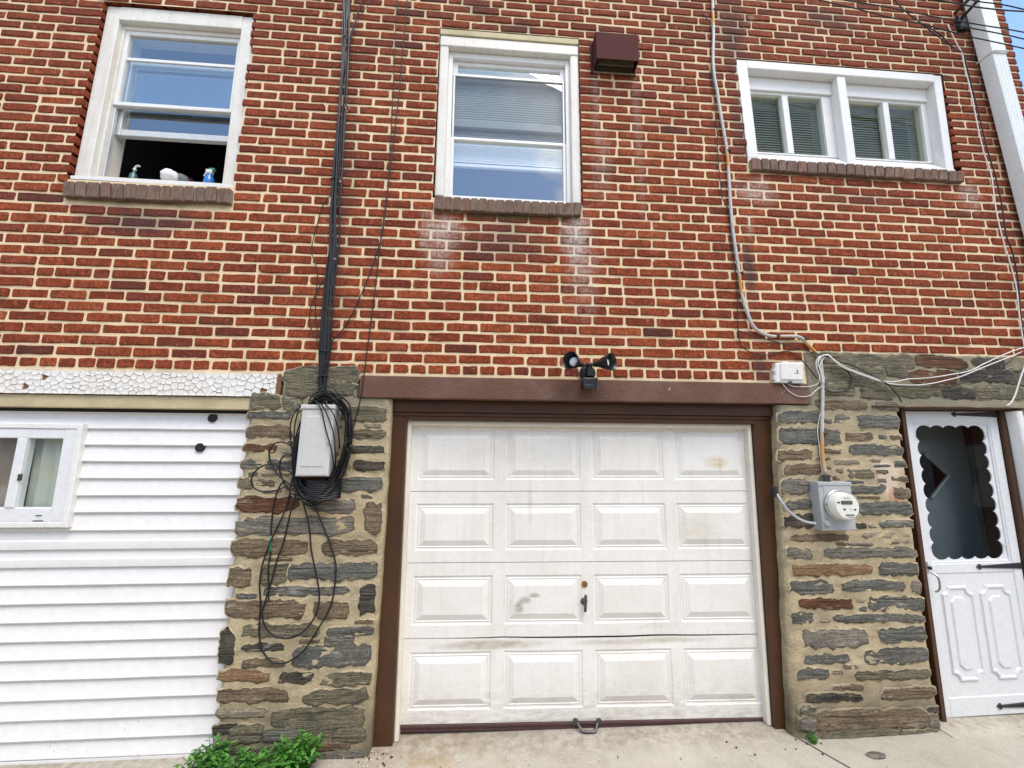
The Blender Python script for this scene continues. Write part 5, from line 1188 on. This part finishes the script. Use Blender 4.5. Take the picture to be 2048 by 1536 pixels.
for (u, v) in (((4.159,4.870), 0), ((4.163,3.666), .25), ((4.169,2.744), .2), ((4.376,2.317), 1.57), ((4.566,2.301), 1.0), ((4.616,1.681), 0)):
    m = MB(); ca_, sa_ = math.cos(v), math.sin(v); pts = []
    for i in range(9):
        t = math.pi*i/8; lx = math.cos(t)*.0165; pts.append((u[0]+lx*ca_, -.006-math.sin(t)*.024, u[1]+lx*sa_))
    for off in (-.005, 0, .005): m.tube([(p[0]-sa_*off, p[1], p[2]+ca_*off) for p in pts], .0038, 5)
    m.build('strap', m_plain('rusty_strap', (.07, .025, .015), .7, .4), svc, smooth=True)
# --- electric meter
mt = tag(empty('electric_meter', (4.6, -.03, 1.1)), 'grey electric meter box with round glass meter on the stone wall', 'electric meter')
EX0, EX1, EZ0, EZ1, ED = 4.489, 4.700, 1.106, 1.388, -.068
m = MB(); m.box(EX0, EX1, ED, .012, EZ0, EZ1-.006, .004); m.build('box', M_METALGREY, mt)
m = MB(); m.box(EX0-.003, EX1+.003, ED-.005, .0, EZ1-.022, EZ1, .003); m.build('lid_flange', M_METALGREY, mt)
m = MB(); m.box(EX0+.03, EX1-.004, ED-.003, ED+.004, EZ0+.004, EZ1-.026, .002); m.build('cover', M_METALGREY, mt)
mc = (4.598,1.254); K = (mc[0], -.07, mc[1])
m = MB(); m.lathe(K, (0, -1, 0), [(0, .090), (.012, .090), (.016, .086), (.016, .080)], 36, True, False); m.build('ring', M_CHROME, mt, smooth=True, autos=35)
m_mface = m_plain('meter_face', (.80, .79, .74), .4, .04); 
m = MB(); m.lathe(K, (0, -1, 0), [(.01, .079), (.04, .078), (.062, .073), (.067, .070)], 36); m.build('meter_body', m_mface, mt, smooth=True, autos=35)
m_dome = m_glass('meter_dome', 1.25, (.98, .99, .97)); m = MB(); m.lathe(K, (0, -1, 0), [(.014, .083), (.045, .082), (.072, .078), (.082, .072), (.085, .06)], 36, False, True); m.build('glass_cover', m_dome, mt, smooth=True, autos=60)
def mark(x0, x1, z0, z1, mat, nm): m = MB(); m.box(K[0]+x0, K[0]+x1, K[1]-.0695, K[1]-.0665, K[2]+z0, K[2]+z1); m.build(nm, mat, mt)
m_ink = m_plain('printed_ink', (.03, .03, .03), .6); m_lcd = m_plain('lcd', (.11, .115, .075), .3)
mark(-.038, .030, .012, .032, m_ink, 'display_bezel'); 
m = MB(); m.box(K[0]-.034, K[0]+.026, K[1]-.0705, K[1]-.0694, K[2]+.015, K[2]+.029); m.build('display', m_lcd, mt)
mark(-.062, -.048, .018, .027, m_ink, 'printed_mark'); mark(-.03, -.016, -.020, -.012, m_ink, 'printed_mark'); mark(.036, .048, -.022, -.014, m_ink, 'printed_mark'); mark(.015, .019, -.018, -.014, m_ink, 'printed_mark')
mark(-.02, .034, -.047, -.0455, m_ink, 'printed_line'); mark(-.02, .034, -.0515, -.050, m_ink, 'printed_line'); mark(-.012, .026, -.0605, -.059, m_ink, 'printed_line'); mark(-.022, .02, .0475, .0485, m_ink, 'printed_line')
m = MB(); m.lathe((CP[-1][0]+.002, -.032, EZ1), (0, 0, 1), [(0, .019), (.026, .018), (.028, .025), (.038, .025), (.042, .014)], 16); m.build('cable_hub', M_DKMETAL, mt, smooth=True, autos=35)
m = MB(); q = (4.448,1.149); m.lathe((EX0+.022, ED-.002, q[1]), (-.3, -1, 0), [(0, .018), (.008, .018), (.01, .012), (.02, .011)], 14); m.build('side_hub', M_METALGREY, mt, smooth=True, autos=35)
sc = tag(empty('side_conduit', (4.4, -.04, 1.1)), 'short grey flexible conduit curving from the meter box to the garage jamb', 'conduit')
wire('conduit', [(4.298,0.050,1.321),(4.276,0.000,1.307),(4.276,-0.030,1.269),(4.306,-0.035,1.219),(4.344,-0.050,1.181),(4.379,-0.070,1.159),(4.427,-0.092,1.151)], .0075, M_METALGREY, sc, .015, 0, 0, 9)
m = MB(); q = (4.269,1.326); m.add([], []); m.prism(jag(q[0]-.010, q[1]-.03, q[0]+.012, q[1]+.03, 5, .6), -.002, .03); m.build('wall_hole', M_DARKGAP, sc)
# --- white junction box and low-voltage wires
jb = tag(empty('junction_box', (4.45, -.02, 1.98)), 'small white plastic junction box at the end of the garage lintel', 'utility box')
JBF = Fr((4.318,2.003), (4.505,2.001), (4.519,2.138), (4.329,2.130), -.03); f = JBF
m = MB(); f.box(m, 0, f.w, 0, f.h, -.005, .045, .006); m.build('base', M_WIREW, jb)
m = MB(); f.box(m, .03, f.w-.008, .018, f.h-.006, -.013, 0, .004); m.build('cover', M_WIREW, jb)
m = MB(); f.box(m, -.008, 0, .02, .05, .0, .03, .002); f.box(m, -.008, 0, .075, .1, .0, .03, .002); f.box(m, f.w, f.w+.008, .06, .085, .0, .03, .002); f.box(m, .05, .09, f.h, f.h+.01, .0, .03, .002); m.build('mounting_ear', M_WIREW, jb)
m = MB(); f.box(m, f.w-.065, f.w-.04, .06, .0635, -.0145, -.011); f.box(m, f.w-.052, f.w-.046, .068, .084, -.0145, -.011); f.box(m, .085, .105, -.006, .01, -.012, .02, .002); m.build('printed_mark', M_DKMETAL, jb)
G = 'white low voltage wires sagging over the storm door'
thing_wire('white_wire', [(4.620,-0.030,2.013),(4.621,-0.030,2.059),(4.610,-0.030,2.100),(4.611,-0.030,2.147),(4.643,-0.030,2.181),(4.698,-0.030,2.193),(4.742,-0.030,2.160),(4.796,-0.030,2.120),(4.877,-0.030,2.085),(4.981,-0.030,2.051),(5.058,-0.030,2.025),(5.107,-0.030,2.022),(5.168,-0.030,2.028),(5.226,-0.030,2.042),(5.309,-0.030,2.047),(5.422,-0.030,2.058),(5.555,-0.030,2.080),(5.690,-0.030,2.107),(5.809,-0.030,2.160),(5.904,-0.030,2.199),(6.030,-0.030,2.249),(6.149,-0.030,2.284)], .0034, M_WIREW, 'upper of the two white wires sagging over the storm door')
thing_wire('white_wire', [(4.634,-0.035,1.992),(4.636,-0.035,2.038),(4.627,-0.035,2.100),(4.616,-0.035,2.135),(4.649,-0.035,2.183),(4.696,-0.035,2.188),(4.731,-0.035,2.154),(4.785,-0.035,2.111),(4.866,-0.035,2.078),(4.969,-0.035,2.043),(5.052,-0.035,2.016),(5.099,-0.035,2.008),(5.185,-0.035,2.001),(5.295,-0.035,2.003),(5.397,-0.035,2.016),(5.502,-0.035,2.039),(5.614,-0.035,2.067),(5.779,-0.035,2.129),(5.872,-0.035,2.163),(6.015,-0.035,2.214),(6.137,-0.035,2.261)], .0034, M_WIREW, 'lower of the two white wires sagging over the storm door')
thing_wire('white_wire', [(4.650,-0.025,1.999),(4.655,-0.025,2.040),(4.651,-0.025,2.087),(4.631,-0.025,2.102),(4.647,-0.025,2.138),(4.673,-0.025,2.173),(4.698,-0.025,2.197),(4.713,-0.025,2.187)], .003, M_WIREW, 'short white wire looped tight against the service cable')
thing_wire('white_wire', [(4.394,-0.020,2.003),(4.445,-0.020,1.982),(4.508,-0.020,1.980),(4.572,-0.020,1.986),(4.617,-0.020,2.005),(4.629,-0.020,2.031)], .0022, M_WIREW, 'thin white wire from the junction box straight to the service cable')
thing_wire('white_wire', [(4.371,-0.020,2.003),(4.400,-0.020,1.960),(4.453,-0.020,1.923),(4.505,-0.020,1.916),(4.554,-0.020,1.925),(4.601,-0.020,1.964),(4.648,-0.020,1.992)], .0022, M_WIREW, 'thin white wire drooping below the junction box over the lintel end')
thing_wire('white_wire', [(4.609,-0.012,1.808),(4.596,-0.012,1.768),(4.581,-0.012,1.719),(4.575,-0.012,1.660),(4.578,-0.012,1.611),(4.575,-0.012,1.553),(4.575,-0.012,1.495),(4.576,-0.012,1.447),(4.571,-0.012,1.428)], .002, M_WIREW, 'thin pale wire beside the service cable above the meter')
thing_wire('white_wire', [(6.174,-0.030,2.261),(6.092,-0.030,2.134),(6.039,-0.030,2.047),(5.983,-0.030,1.948),(5.938,-0.030,1.894),(5.901,-0.030,1.874)], .0045, M_WIREW, 'white wire dropping to the right corner of the storm door frame')
thing_wire('black_wire', [(4.096,-0.030,2.343),(4.208,-0.030,2.304),(4.312,-0.030,2.281),(4.436,-0.030,2.247),(4.551,-0.030,2.218),(4.644,-0.030,2.192),(4.728,-0.030,2.173),(4.778,-0.030,2.148),(4.856,-0.030,2.125),(4.932,-0.030,2.089),(5.033,-0.030,2.036),(5.072,-0.030,2.011),(5.110,-0.030,1.976),(5.146,-0.030,1.930),(5.163,-0.030,1.887)], .0036, M_CABLE2, 'black wire from the service cable bend to the storm door head')
thing_wire('black_wire', [(5.034,-0.038,2.027),(5.105,-0.038,1.995),(5.192,-0.038,1.992),(5.290,-0.038,1.990),(5.400,-0.038,1.991),(5.501,-0.038,1.997),(5.594,-0.038,2.016),(5.737,-0.038,2.058),(5.872,-0.038,2.103),(6.006,-0.038,2.192),(6.133,-0.038,2.265)], .0034, M_CABLE2, 'black wire sagging below the white wires over the storm door')
thing_wire('black_wire', [(4.804,-0.020,2.112),(4.828,-0.020,2.091),(4.845,-0.020,2.055),(4.843,-0.020,2.004),(4.816,-0.020,1.967),(4.760,-0.020,1.951),(4.695,-0.020,1.950),(4.655,-0.020,1.970)], .0045, M_CABLE2, 'short black wire loop on the stone right of the service cable')
thing_wire('black_wire', [(4.063,-0.012,4.845),(4.098,-0.012,4.793),(4.124,-0.012,4.719),(4.119,-0.012,4.562),(4.097,-0.012,4.341),(4.095,-0.012,4.085),(4.096,-0.012,3.837),(4.084,-0.012,3.556),(4.091,-0.012,3.304),(4.128,-0.012,3.192),(4.124,-0.012,2.913),(4.136,-0.012,2.698),(4.129,-0.012,2.557),(4.114,-0.012,2.350),(4.124,-0.012,2.249),(4.181,-0.012,2.204),(4.243,-0.012,2.182),(4.315,-0.012,2.191),(4.386,-0.012,2.209),(4.445,-0.012,2.214),(4.494,-0.012,2.191),(4.540,-0.012,2.145),(4.584,-0.012,2.087),(4.619,-0.012,2.038)], .0034, M_CABLE2, 'long black wire trailing beside the service cable')
# --- wires at the right end of the wall
thing_wire('white_wire', [(6.074,-0.030,4.905),(6.092,-0.030,4.821),(6.117,-0.030,4.730),(6.142,-0.030,4.644),(6.140,-0.030,4.527),(6.145,-0.030,4.367),(6.146,-0.030,4.207),(6.141,-0.030,4.063),(6.143,-0.030,3.791),(6.164,-0.030,3.596),(6.142,-0.030,3.312),(6.143,-0.030,3.101),(6.161,-0.030,2.882),(6.166,-0.030,2.701),(6.144,-0.030,2.512),(6.129,-0.030,2.295),(6.135,-0.030,2.190)], .0036, M_WIREW, 'pale wire hanging down the right end of the brick wall')
thing_wire('black_wire', [(6.153,-0.020,4.675),(6.165,-0.020,4.648),(6.175,-0.020,4.541),(6.180,-0.020,4.371),(6.186,-0.020,4.198),(6.189,-0.020,4.036),(6.194,-0.020,3.806),(6.211,-0.020,3.598),(6.213,-0.020,3.374),(6.194,-0.020,3.110),(6.213,-0.020,2.981),(6.208,-0.020,2.772),(6.163,-0.020,2.477),(6.163,-0.020,2.263)], .0044, M_CABLE2, 'black wire hanging down the right end of the brick wall')
OG = 'overhead wires crossing the right end of the wall'
OH = [[(4.640,-0.250,4.761),(4.784,-0.250,4.715),(5.004,-0.250,4.676),(5.335,-0.250,4.611),(5.508,-0.250,4.590),(5.697,-0.250,4.550),(5.887,-0.250,4.510),(6.042,-0.250,4.487),(6.306,-0.250,4.445),(6.544,-0.250,4.406)], [(4.735,-0.300,4.680),(4.953,-0.300,4.656),(5.202,-0.300,4.635),(5.452,-0.300,4.601),(5.622,-0.300,4.579),(5.945,-0.300,4.547),(6.090,-0.300,4.535),(6.249,-0.300,4.518),(6.487,-0.300,4.491)], [(5.494,-0.120,5.057),(5.537,-0.120,4.968),(5.603,-0.120,4.873),(5.705,-0.120,4.783),(5.789,-0.120,4.705),(5.932,-0.120,4.581),(6.140,-0.030,4.659)],
      [(5.388,-0.350,4.692),(5.557,-0.350,4.658),(5.719,-0.350,4.639),(5.864,-0.350,4.626),(6.039,-0.350,4.622),(6.201,-0.350,4.626),(6.444,-0.350,4.633)], [(5.685,-0.400,4.620),(5.792,-0.400,4.600),(5.899,-0.400,4.597),(5.991,-0.400,4.589),(6.115,-0.400,4.569),(6.341,-0.400,4.532)], [(5.713,-0.280,4.562),(5.969,-0.280,4.531),(6.136,-0.280,4.510),(6.272,-0.280,4.487),(6.506,-0.280,4.445)], [(5.728,-0.100,4.806),(5.848,-0.100,4.740),(5.911,-0.100,4.682),(5.953,-0.100,4.622),(6.137,-0.030,4.657)]]
for i, p in enumerate(OH):
    lab = {2: 'black wire slanting over the bricks down to the wire knot, upper of two', 6: 'short black wire slanting over the bricks into the wire knot, lower of two'}.get(i)
    thing_wire('overhead_wire', p, .0038 if i != 3 else .0045, M_CABLE2, lab or 'black overhead wire crossing in front of the downspout', 'wire', None if lab else OG)
br_ = tag(empty('wire_bracket', (6.1, -.1, 4.8)), 'black iron wire bracket on the wall beside the downspout', 'bracket')
m = MB(); q0, q1 = (6.210,5.077), (6.039,4.920); m.tube([(q0[0], .0, q0[1]), (q1[0], -.22, q1[1])], .011, 8); m.build('arm', M_IRON, br_, smooth=True, autos=40)
m = MB(); q0 = (6.236,5.006); m.tube([(q0[0], .0, q0[1]), ((6.041,4.856)[0], -.26, (6.041,4.856)[1])], .011, 8); m.build('arm', M_IRON, br_, smooth=True, autos=40)
q = (6.224,4.947); m = MB(); m.box(q[0]-.035, q[0]+.03, -.03, .002, q[1]-.06, q[1]+.07, .006); m.build('wall_plate', M_IRON, br_)
# --- downspout
ds = tag(empty('downspout', (6.35, -.07, 2.3)), 'pale ribbed metal downspout at the right end of the wall', 'downspout')
dl = lerpz((6.278,5.047), (6.318,3.584)); dr_ = lambda z: dl(z)+.128
def spout(z0, z1, g_, nm):
    m = MB(); rows = []; n = 24
    for i in range(n+1):
        z = z0+(z1-z0)*i/n; a, b = dl(z)-g_, dr_(z)+g_; w_ = b-a
        prof = [(a+w_*t, -.1-g_+(.006 if k % 2 else 0)) for k, t in enumerate([.02, .14, .22, .36, .44, .58, .66, .80, .88, .98])]
        rows.append([(x, y, z) for x, y in [(a, -.02), (a, -.09)]+prof+[(b, -.09), (b, -.02)]])
    m.grid(rows); return m.build(nm, M_DOWN, ds, smooth=True, autos=40)
spout(2.3, 4.60, 0, 'pipe'); spout(4.585, 5.75, .004, 'pipe')
for z in (4.59, 5.5):
    m = MB(); a, b = dl(z), dr_(z); m.tube([(a-.004, 0, z), (a-.005, -.1, z+.003), (a-.002, -.107, z+.005), (b+.002, -.107, z+.014), (b+.005, -.1, z+.014), (b+.004, 0, z+.01)], .0045, 6); m.build('strap', M_DOWN, ds, smooth=True, autos=40)

# ================================================================== things behind the open window
WSZ = LW.p(.3, .05)[2]+.055
def on_sill(u, v, y=.26): p = (-0.777,4.488); return p
def item(name, label, cat, x, y=.185): e_ = tag(empty(name, (x, y, WSZ)), label, cat); return e_
shelf = MB(); shelf.box(LW.c[0].x-.1, LW.c[1].x+.1, 0.155, .42, WSZ-.03, WSZ, .002); shelf.build('inside_sill', M_OLDWHITE, house)
bx = (0.078,3.396)[0]; e_ = item('pump_bottle', 'small teal pump bottle on the sill of the open window', 'bottle', bx)
m = MB(); m.lathe((bx, .185, WSZ), (0, 0, 1), [(0, .022), (.05, .022), (.062, .012), (.07, .008), (.085, .008)], 14); m.build('bottle', m_plain('teal_plastic', (.05, .12, .13), .3), e_, smooth=True, autos=40)
m = MB(); m.lathe((bx, .185, WSZ+.085), (0, 0, 1), [(0, .010), (.012, .010), (.014, .005), (.026, .005)], 10); m.tube([(bx, .185, WSZ+.112), (bx+.02, .18, WSZ+.118), (bx+.036, .175, WSZ+.112)], .006, 8); m.build('pump', M_WIREW, e_, smooth=True, autos=40)
cx_ = (0.311,3.448)[0]
def blob(name, label, x, y, rx, rz, mat):
    m = MB(); rows = []; n1, n2 = 12, 20
    for i in range(n1+1):
        t = math.pi*i/n1; row = []
        for k in range(n2):
            a = 2*math.pi*k/n2; d = Vector((math.sin(t)*math.cos(a), math.sin(t)*math.sin(a), math.cos(t))); q = 1+.16*noise.noise((d.x*2.3+x, d.y*2.3, d.z*2.3))+.07*noise.noise((d.x*6+x, d.y*6, d.z*6))
            row.append((x+d.x*rx*q, y+d.y*rx*q, max(WSZ, WSZ+rz+d.z*rz*q)))
        rows.append(row)
    m.grid(rows, True); return tag(m.build(name, mat, smooth=True), label, 'cloth')
blob('crumpled_cloth', 'crumpled white cloth on the sill of the open window', cx_, .185, .052, .05, m_plain('white_cloth', (.74, .74, .72), .9, .1, .004, 60))
blob('crumpled_cloth', 'crumpled grey cloth behind the white one in the open window', (0.358,3.470)[0], .225, .045, .05, m_plain('grey_cloth', (.15, .165, .16), .9, .2, .004, 60))
sb = (0.566,3.436)[0]; e_ = item('spray_bottle', 'blue spray bottle with green and white trigger in the open window', 'bottle', sb)
m = MB(); m.lathe((sb, .185, WSZ), (0, 0, 1), [(0, .032), (.008, .034), (.05, .030), (.075, .016), (.088, .013)], 18); m.build('bottle', m_plain('blue_plastic', (.02, .16, .48), .25, .1), e_, smooth=True, autos=40)
m = MB(); m.box(sb-.026, sb+.014, .172, .198, WSZ+.088, WSZ+.118, .005); m.tube([(sb-.018, .175, WSZ+.09), (sb-.03, .172, WSZ+.06)], .004, 6); m.build('trigger', M_WIREW, e_)
m = MB(); m.box(sb-.008, sb+.026, .174, .196, WSZ+.112, WSZ+.13, .005); m.build('cap', m_plain('green_plastic', (.02, .28, .12), .3), e_)
rcl = (0.229,3.726)[0]; m = MB(); rows = []
for i in range(9):
    z = WSZ-.05+.28*i/8; rows.append([(rcl+(-.09+.18*k/7)*(1-.75*i/8), .45+.02*math.sin(k*1.9), z) for k in range(8)])
m.grid(rows); tag(m.build('red_garment', m_plain('red_fabric', (.16, .015, .02), .9, .2), smooth=True), 'dark red cloth hanging in the room behind the open window', 'cloth')

# ================================================================== weeds, litter
M_LEAF = []
for i, c_ in enumerate(((.035, .13, .015), (.07, .23, .025), (.13, .33, .05))):
    n = NB('weed_leaf_%s' % ('dark', 'mid', 'pale')[i]); f_ = n.noise(30, 4); col = n.mix(n.mr(f_, .3, .7), tuple(v*.65 for v in c_), tuple(v*1.25 for v in c_)); n.out(col, .5)
    n.b.inputs['Transmission Weight'].default_value = 0.0; n.b.inputs['Subsurface Weight'].default_value = 0.0; M_LEAF.append(n.m)
def weed(name, label, x, y, rad, hgt, stems, leaves, seed, lobed=True, cat='plant', size=.022):
    r = random.Random(seed); e_ = tag(empty(name, (x, y, 0)), label, cat); sm = MB(); lm = MB()
    for s in range(stems):
        a = r.uniform(0, 2*math.pi); q = r.random()**.6; tip = Vector((x+math.cos(a)*rad*q, y+math.sin(a)*rad*q*.6, hgt*(1-.5*q)*r.uniform(.7, 1.1))); b0 = Vector((x+math.cos(a)*rad*.2*r.random(), y+math.sin(a)*.02, -.01))
        mid_ = (b0+tip)/2+Vector((0, 0, hgt*.18)); P = smooth_path([b0, mid_, tip], .02); sm.tube(P, .0016, 4)
        for k in range(leaves):
            t = .25+.75*k/max(1, leaves-1); p = P[min(len(P)-1, int(t*(len(P)-1)))]; aa = r.uniform(0, 2*math.pi); L = size*r.uniform(.6, 1.35)*(1.1-.35*t)
            d = Vector((math.cos(aa), math.sin(aa)*.9, r.uniform(-.15, .75))).normalized(); u = d.cross(Vector((0, 0, 1))).normalized(); nn = u.cross(d).normalized(); w_ = L*r.uniform(.45, .7); lm.cur = r.choice((0, 0, 1, 1, 1, 2)); cv = -L*.18
            if lobed: prof = [(0, .04), (.2, .55), (.32, .34), (.5, 1.0), (.62, .55), (.8, .6), (1.0, .03)]
            else: prof = [(0, .05), (.3, .8), (.6, .75), (1.0, .02)]
            lf = [p+d*(L*q_)+u*(w_*h_*.5)+nn*(cv*q_*q_) for q_, h_ in prof]; rt = [p+d*(L*q_)-u*(w_*h_*.5)+nn*(cv*q_*q_) for q_, h_ in prof]; cn_ = [p+d*(L*q_)+nn*(cv*q_*q_-.002) for q_, h_ in prof]
            lm.grid([lf, cn_, rt])
    sm.build('stems', M_LEAF[0], e_, smooth=True); lm.build('leaves', M_LEAF, e_, fix=False); return e_
def wp(u, v, y): return (-0.777,4.488)
weed('weed', 'tall bright green leafy weed at the middle of the stone pier foot', (1.575,0.039)[0], -.10, .15, .20, 50, 11, 1, size=.046)
weed('weed', 'low green leafy weed spreading left of the tallest weed', (1.339,0.049)[0], -.11, .17, .12, 50, 10, 2, size=.042)
weed('weed', 'green leafy weed at the siding corner of the stone pier', (1.178,0.036)[0], -.09, .11, .19, 34, 10, 3, size=.038)
weed('weed', 'thin grassy weed leaning over the foot of the siding', (1.095,0.032)[0], -.08, .12, .12, 20, 7, 4, False, size=.032)
weed('weed', 'small moss green weed at the foot of the stone base beside the garage', (4.296,0.003)[0], -.04, .05, .035, 26, 6, 6, False, size=.010)
m = MB(); r = random.Random(9)
for k in range(26):
    x0_ = (1.292,0.051)[0]+r.uniform(-.22, .32); y0_ = -.12+r.uniform(-.05, .05); a = r.uniform(-1, 1); L = r.uniform(.06, .14); P = smooth_path([(x0_, y0_, -.01), (x0_+a*.02, y0_-.01, L*.6), (x0_+a*.07, y0_-.03, L*.85)], .015); w0 = .0025
    m.grid([[(p.x-w0*(1-i/len(P)), p.y, p.z) for i, p in enumerate(P)], [(p.x+w0*(1-i/len(P)), p.y, p.z) for i, p in enumerate(P)]])
tag(m.build('grass', M_LEAF[1], fix=False), 'sparse grass blades among the weeds at the pier foot', 'grass', kind='stuff')
m = MB(); r = random.Random(4)
for k in range(120):
    if k < 55: x0_ = 1.95+r.gauss(0, .07); y0_ = .03-abs(r.gauss(0, .05)); 
    else: x0_ = r.uniform(1.6, 5.6); y0_ = -abs(r.gauss(0, .16))-.01
    z0_ = gz(x0_, y0_)+.003; s_ = r.uniform(.0015, .006); q = [(x0_+s_*math.cos(t+k)*r.uniform(.6, 1.2), y0_+s_*math.sin(t+k)*r.uniform(.6, 1.2)) for t in (0, 1.4, 2.7, 4.2)]
    m.cur = 0 if r.random() < .65 else 1
    m.grid([[(a, b, z0_-.003) for a, b in q], [(a, b, z0_+s_*.5) for a, b in q]], True); o = len(m.v)-4; m.f.append([o, o+1, o+2, o+3]); m.mi.append(m.cur)
tag(m.build('paint_chips', [m_plain('paint_chip', (.62, .58, .5), .8), m_plain('dead_leaf_bit', (.07, .05, .035), .9)]), 'fallen paint chips and leaf bits along the foot of the wall', 'litter', kind='stuff')
q = (4.552,0.007); m = MB(); n = 14
ol = [(q[0]+.052*math.cos(2*math.pi*i/n)*(1+.1*math.sin(i*2.3)), -.16+.024*math.sin(2*math.pi*i/n)) for i in range(n)]; zg = gz(q[0], -.16)
m.grid([[(x, y, zg-.004) for x, y in ol], [(x, y, zg+.006) for x, y in ol], [(q[0]+(x-q[0])*.85, -.16+(y+.16)*.85, zg+.009) for x, y in ol]], True); m.f.append([2*n+i for i in range(n)]); m.mi.append(0)
tag(m.build('flat_stone', M_STONE['grey'], smooth=True, autos=40), 'flat oval grey stone lying on the concrete before the stone base', 'stone')

# ================================================================== houses across the alley (seen only in the panes)
opp = tag(empty('row_house', (2.5, -10, -.15)), 'plain brick row houses across the alley mirrored in the low panes', 'house')
def m_farbrick():
    n = NB('far_brick'); t = n.new('ShaderNodeTexBrick'); n.link(n.vec('MULTIPLY', n.P(), (1, 1, 1)), t.inputs['Vector'])
    mp_ = n.new('ShaderNodeMapping'); mp_.inputs['Rotation'].default_value = (math.radians(90), 0, 0); n.link(n.P(), mp_.inputs['Vector']); n.link(mp_.outputs[0], t.inputs['Vector'])
    t.inputs['Color1'].default_value = (.28, .08, .04, 1); t.inputs['Color2'].default_value = (.2, .06, .035, 1); t.inputs['Mortar'].default_value = (.4, .34, .26, 1); t.inputs['Scale'].default_value = 4.8; t.inputs['Mortar Size'].default_value = .015
    return n.out(t.outputs['Color'], .9)
m = MB(); m.box(-28, 34, -16, -10, -.15, 4.9); m.build('wall', m_farbrick(), opp)
m = MB(); m.box(-28.1, 34.1, -16.1, -9.85, 4.9, 5.15, .02); m.build('parapet', M_WHITE, opp)
for k in range(16):
    x = -25.6+3.8*k
    m = MB(); m.box(x-1.15, x+1.15, -10.02, -9.94, -.15, 1.9); m.build('garage_door', M_VINYL, opp)
    for dx in (-.9, .9):
        m = MB(); m.box(x+dx-.5, x+dx+.5, -10.02, -9.95, 2.9, 4.2); fr_ = m.build('window', M_WHITE, opp); m = MB(); m.box(x+dx-.42, x+dx+.42, -9.96, -9.94, 2.98, 4.12); m.build('pane', M_DARKGAP, fr_)
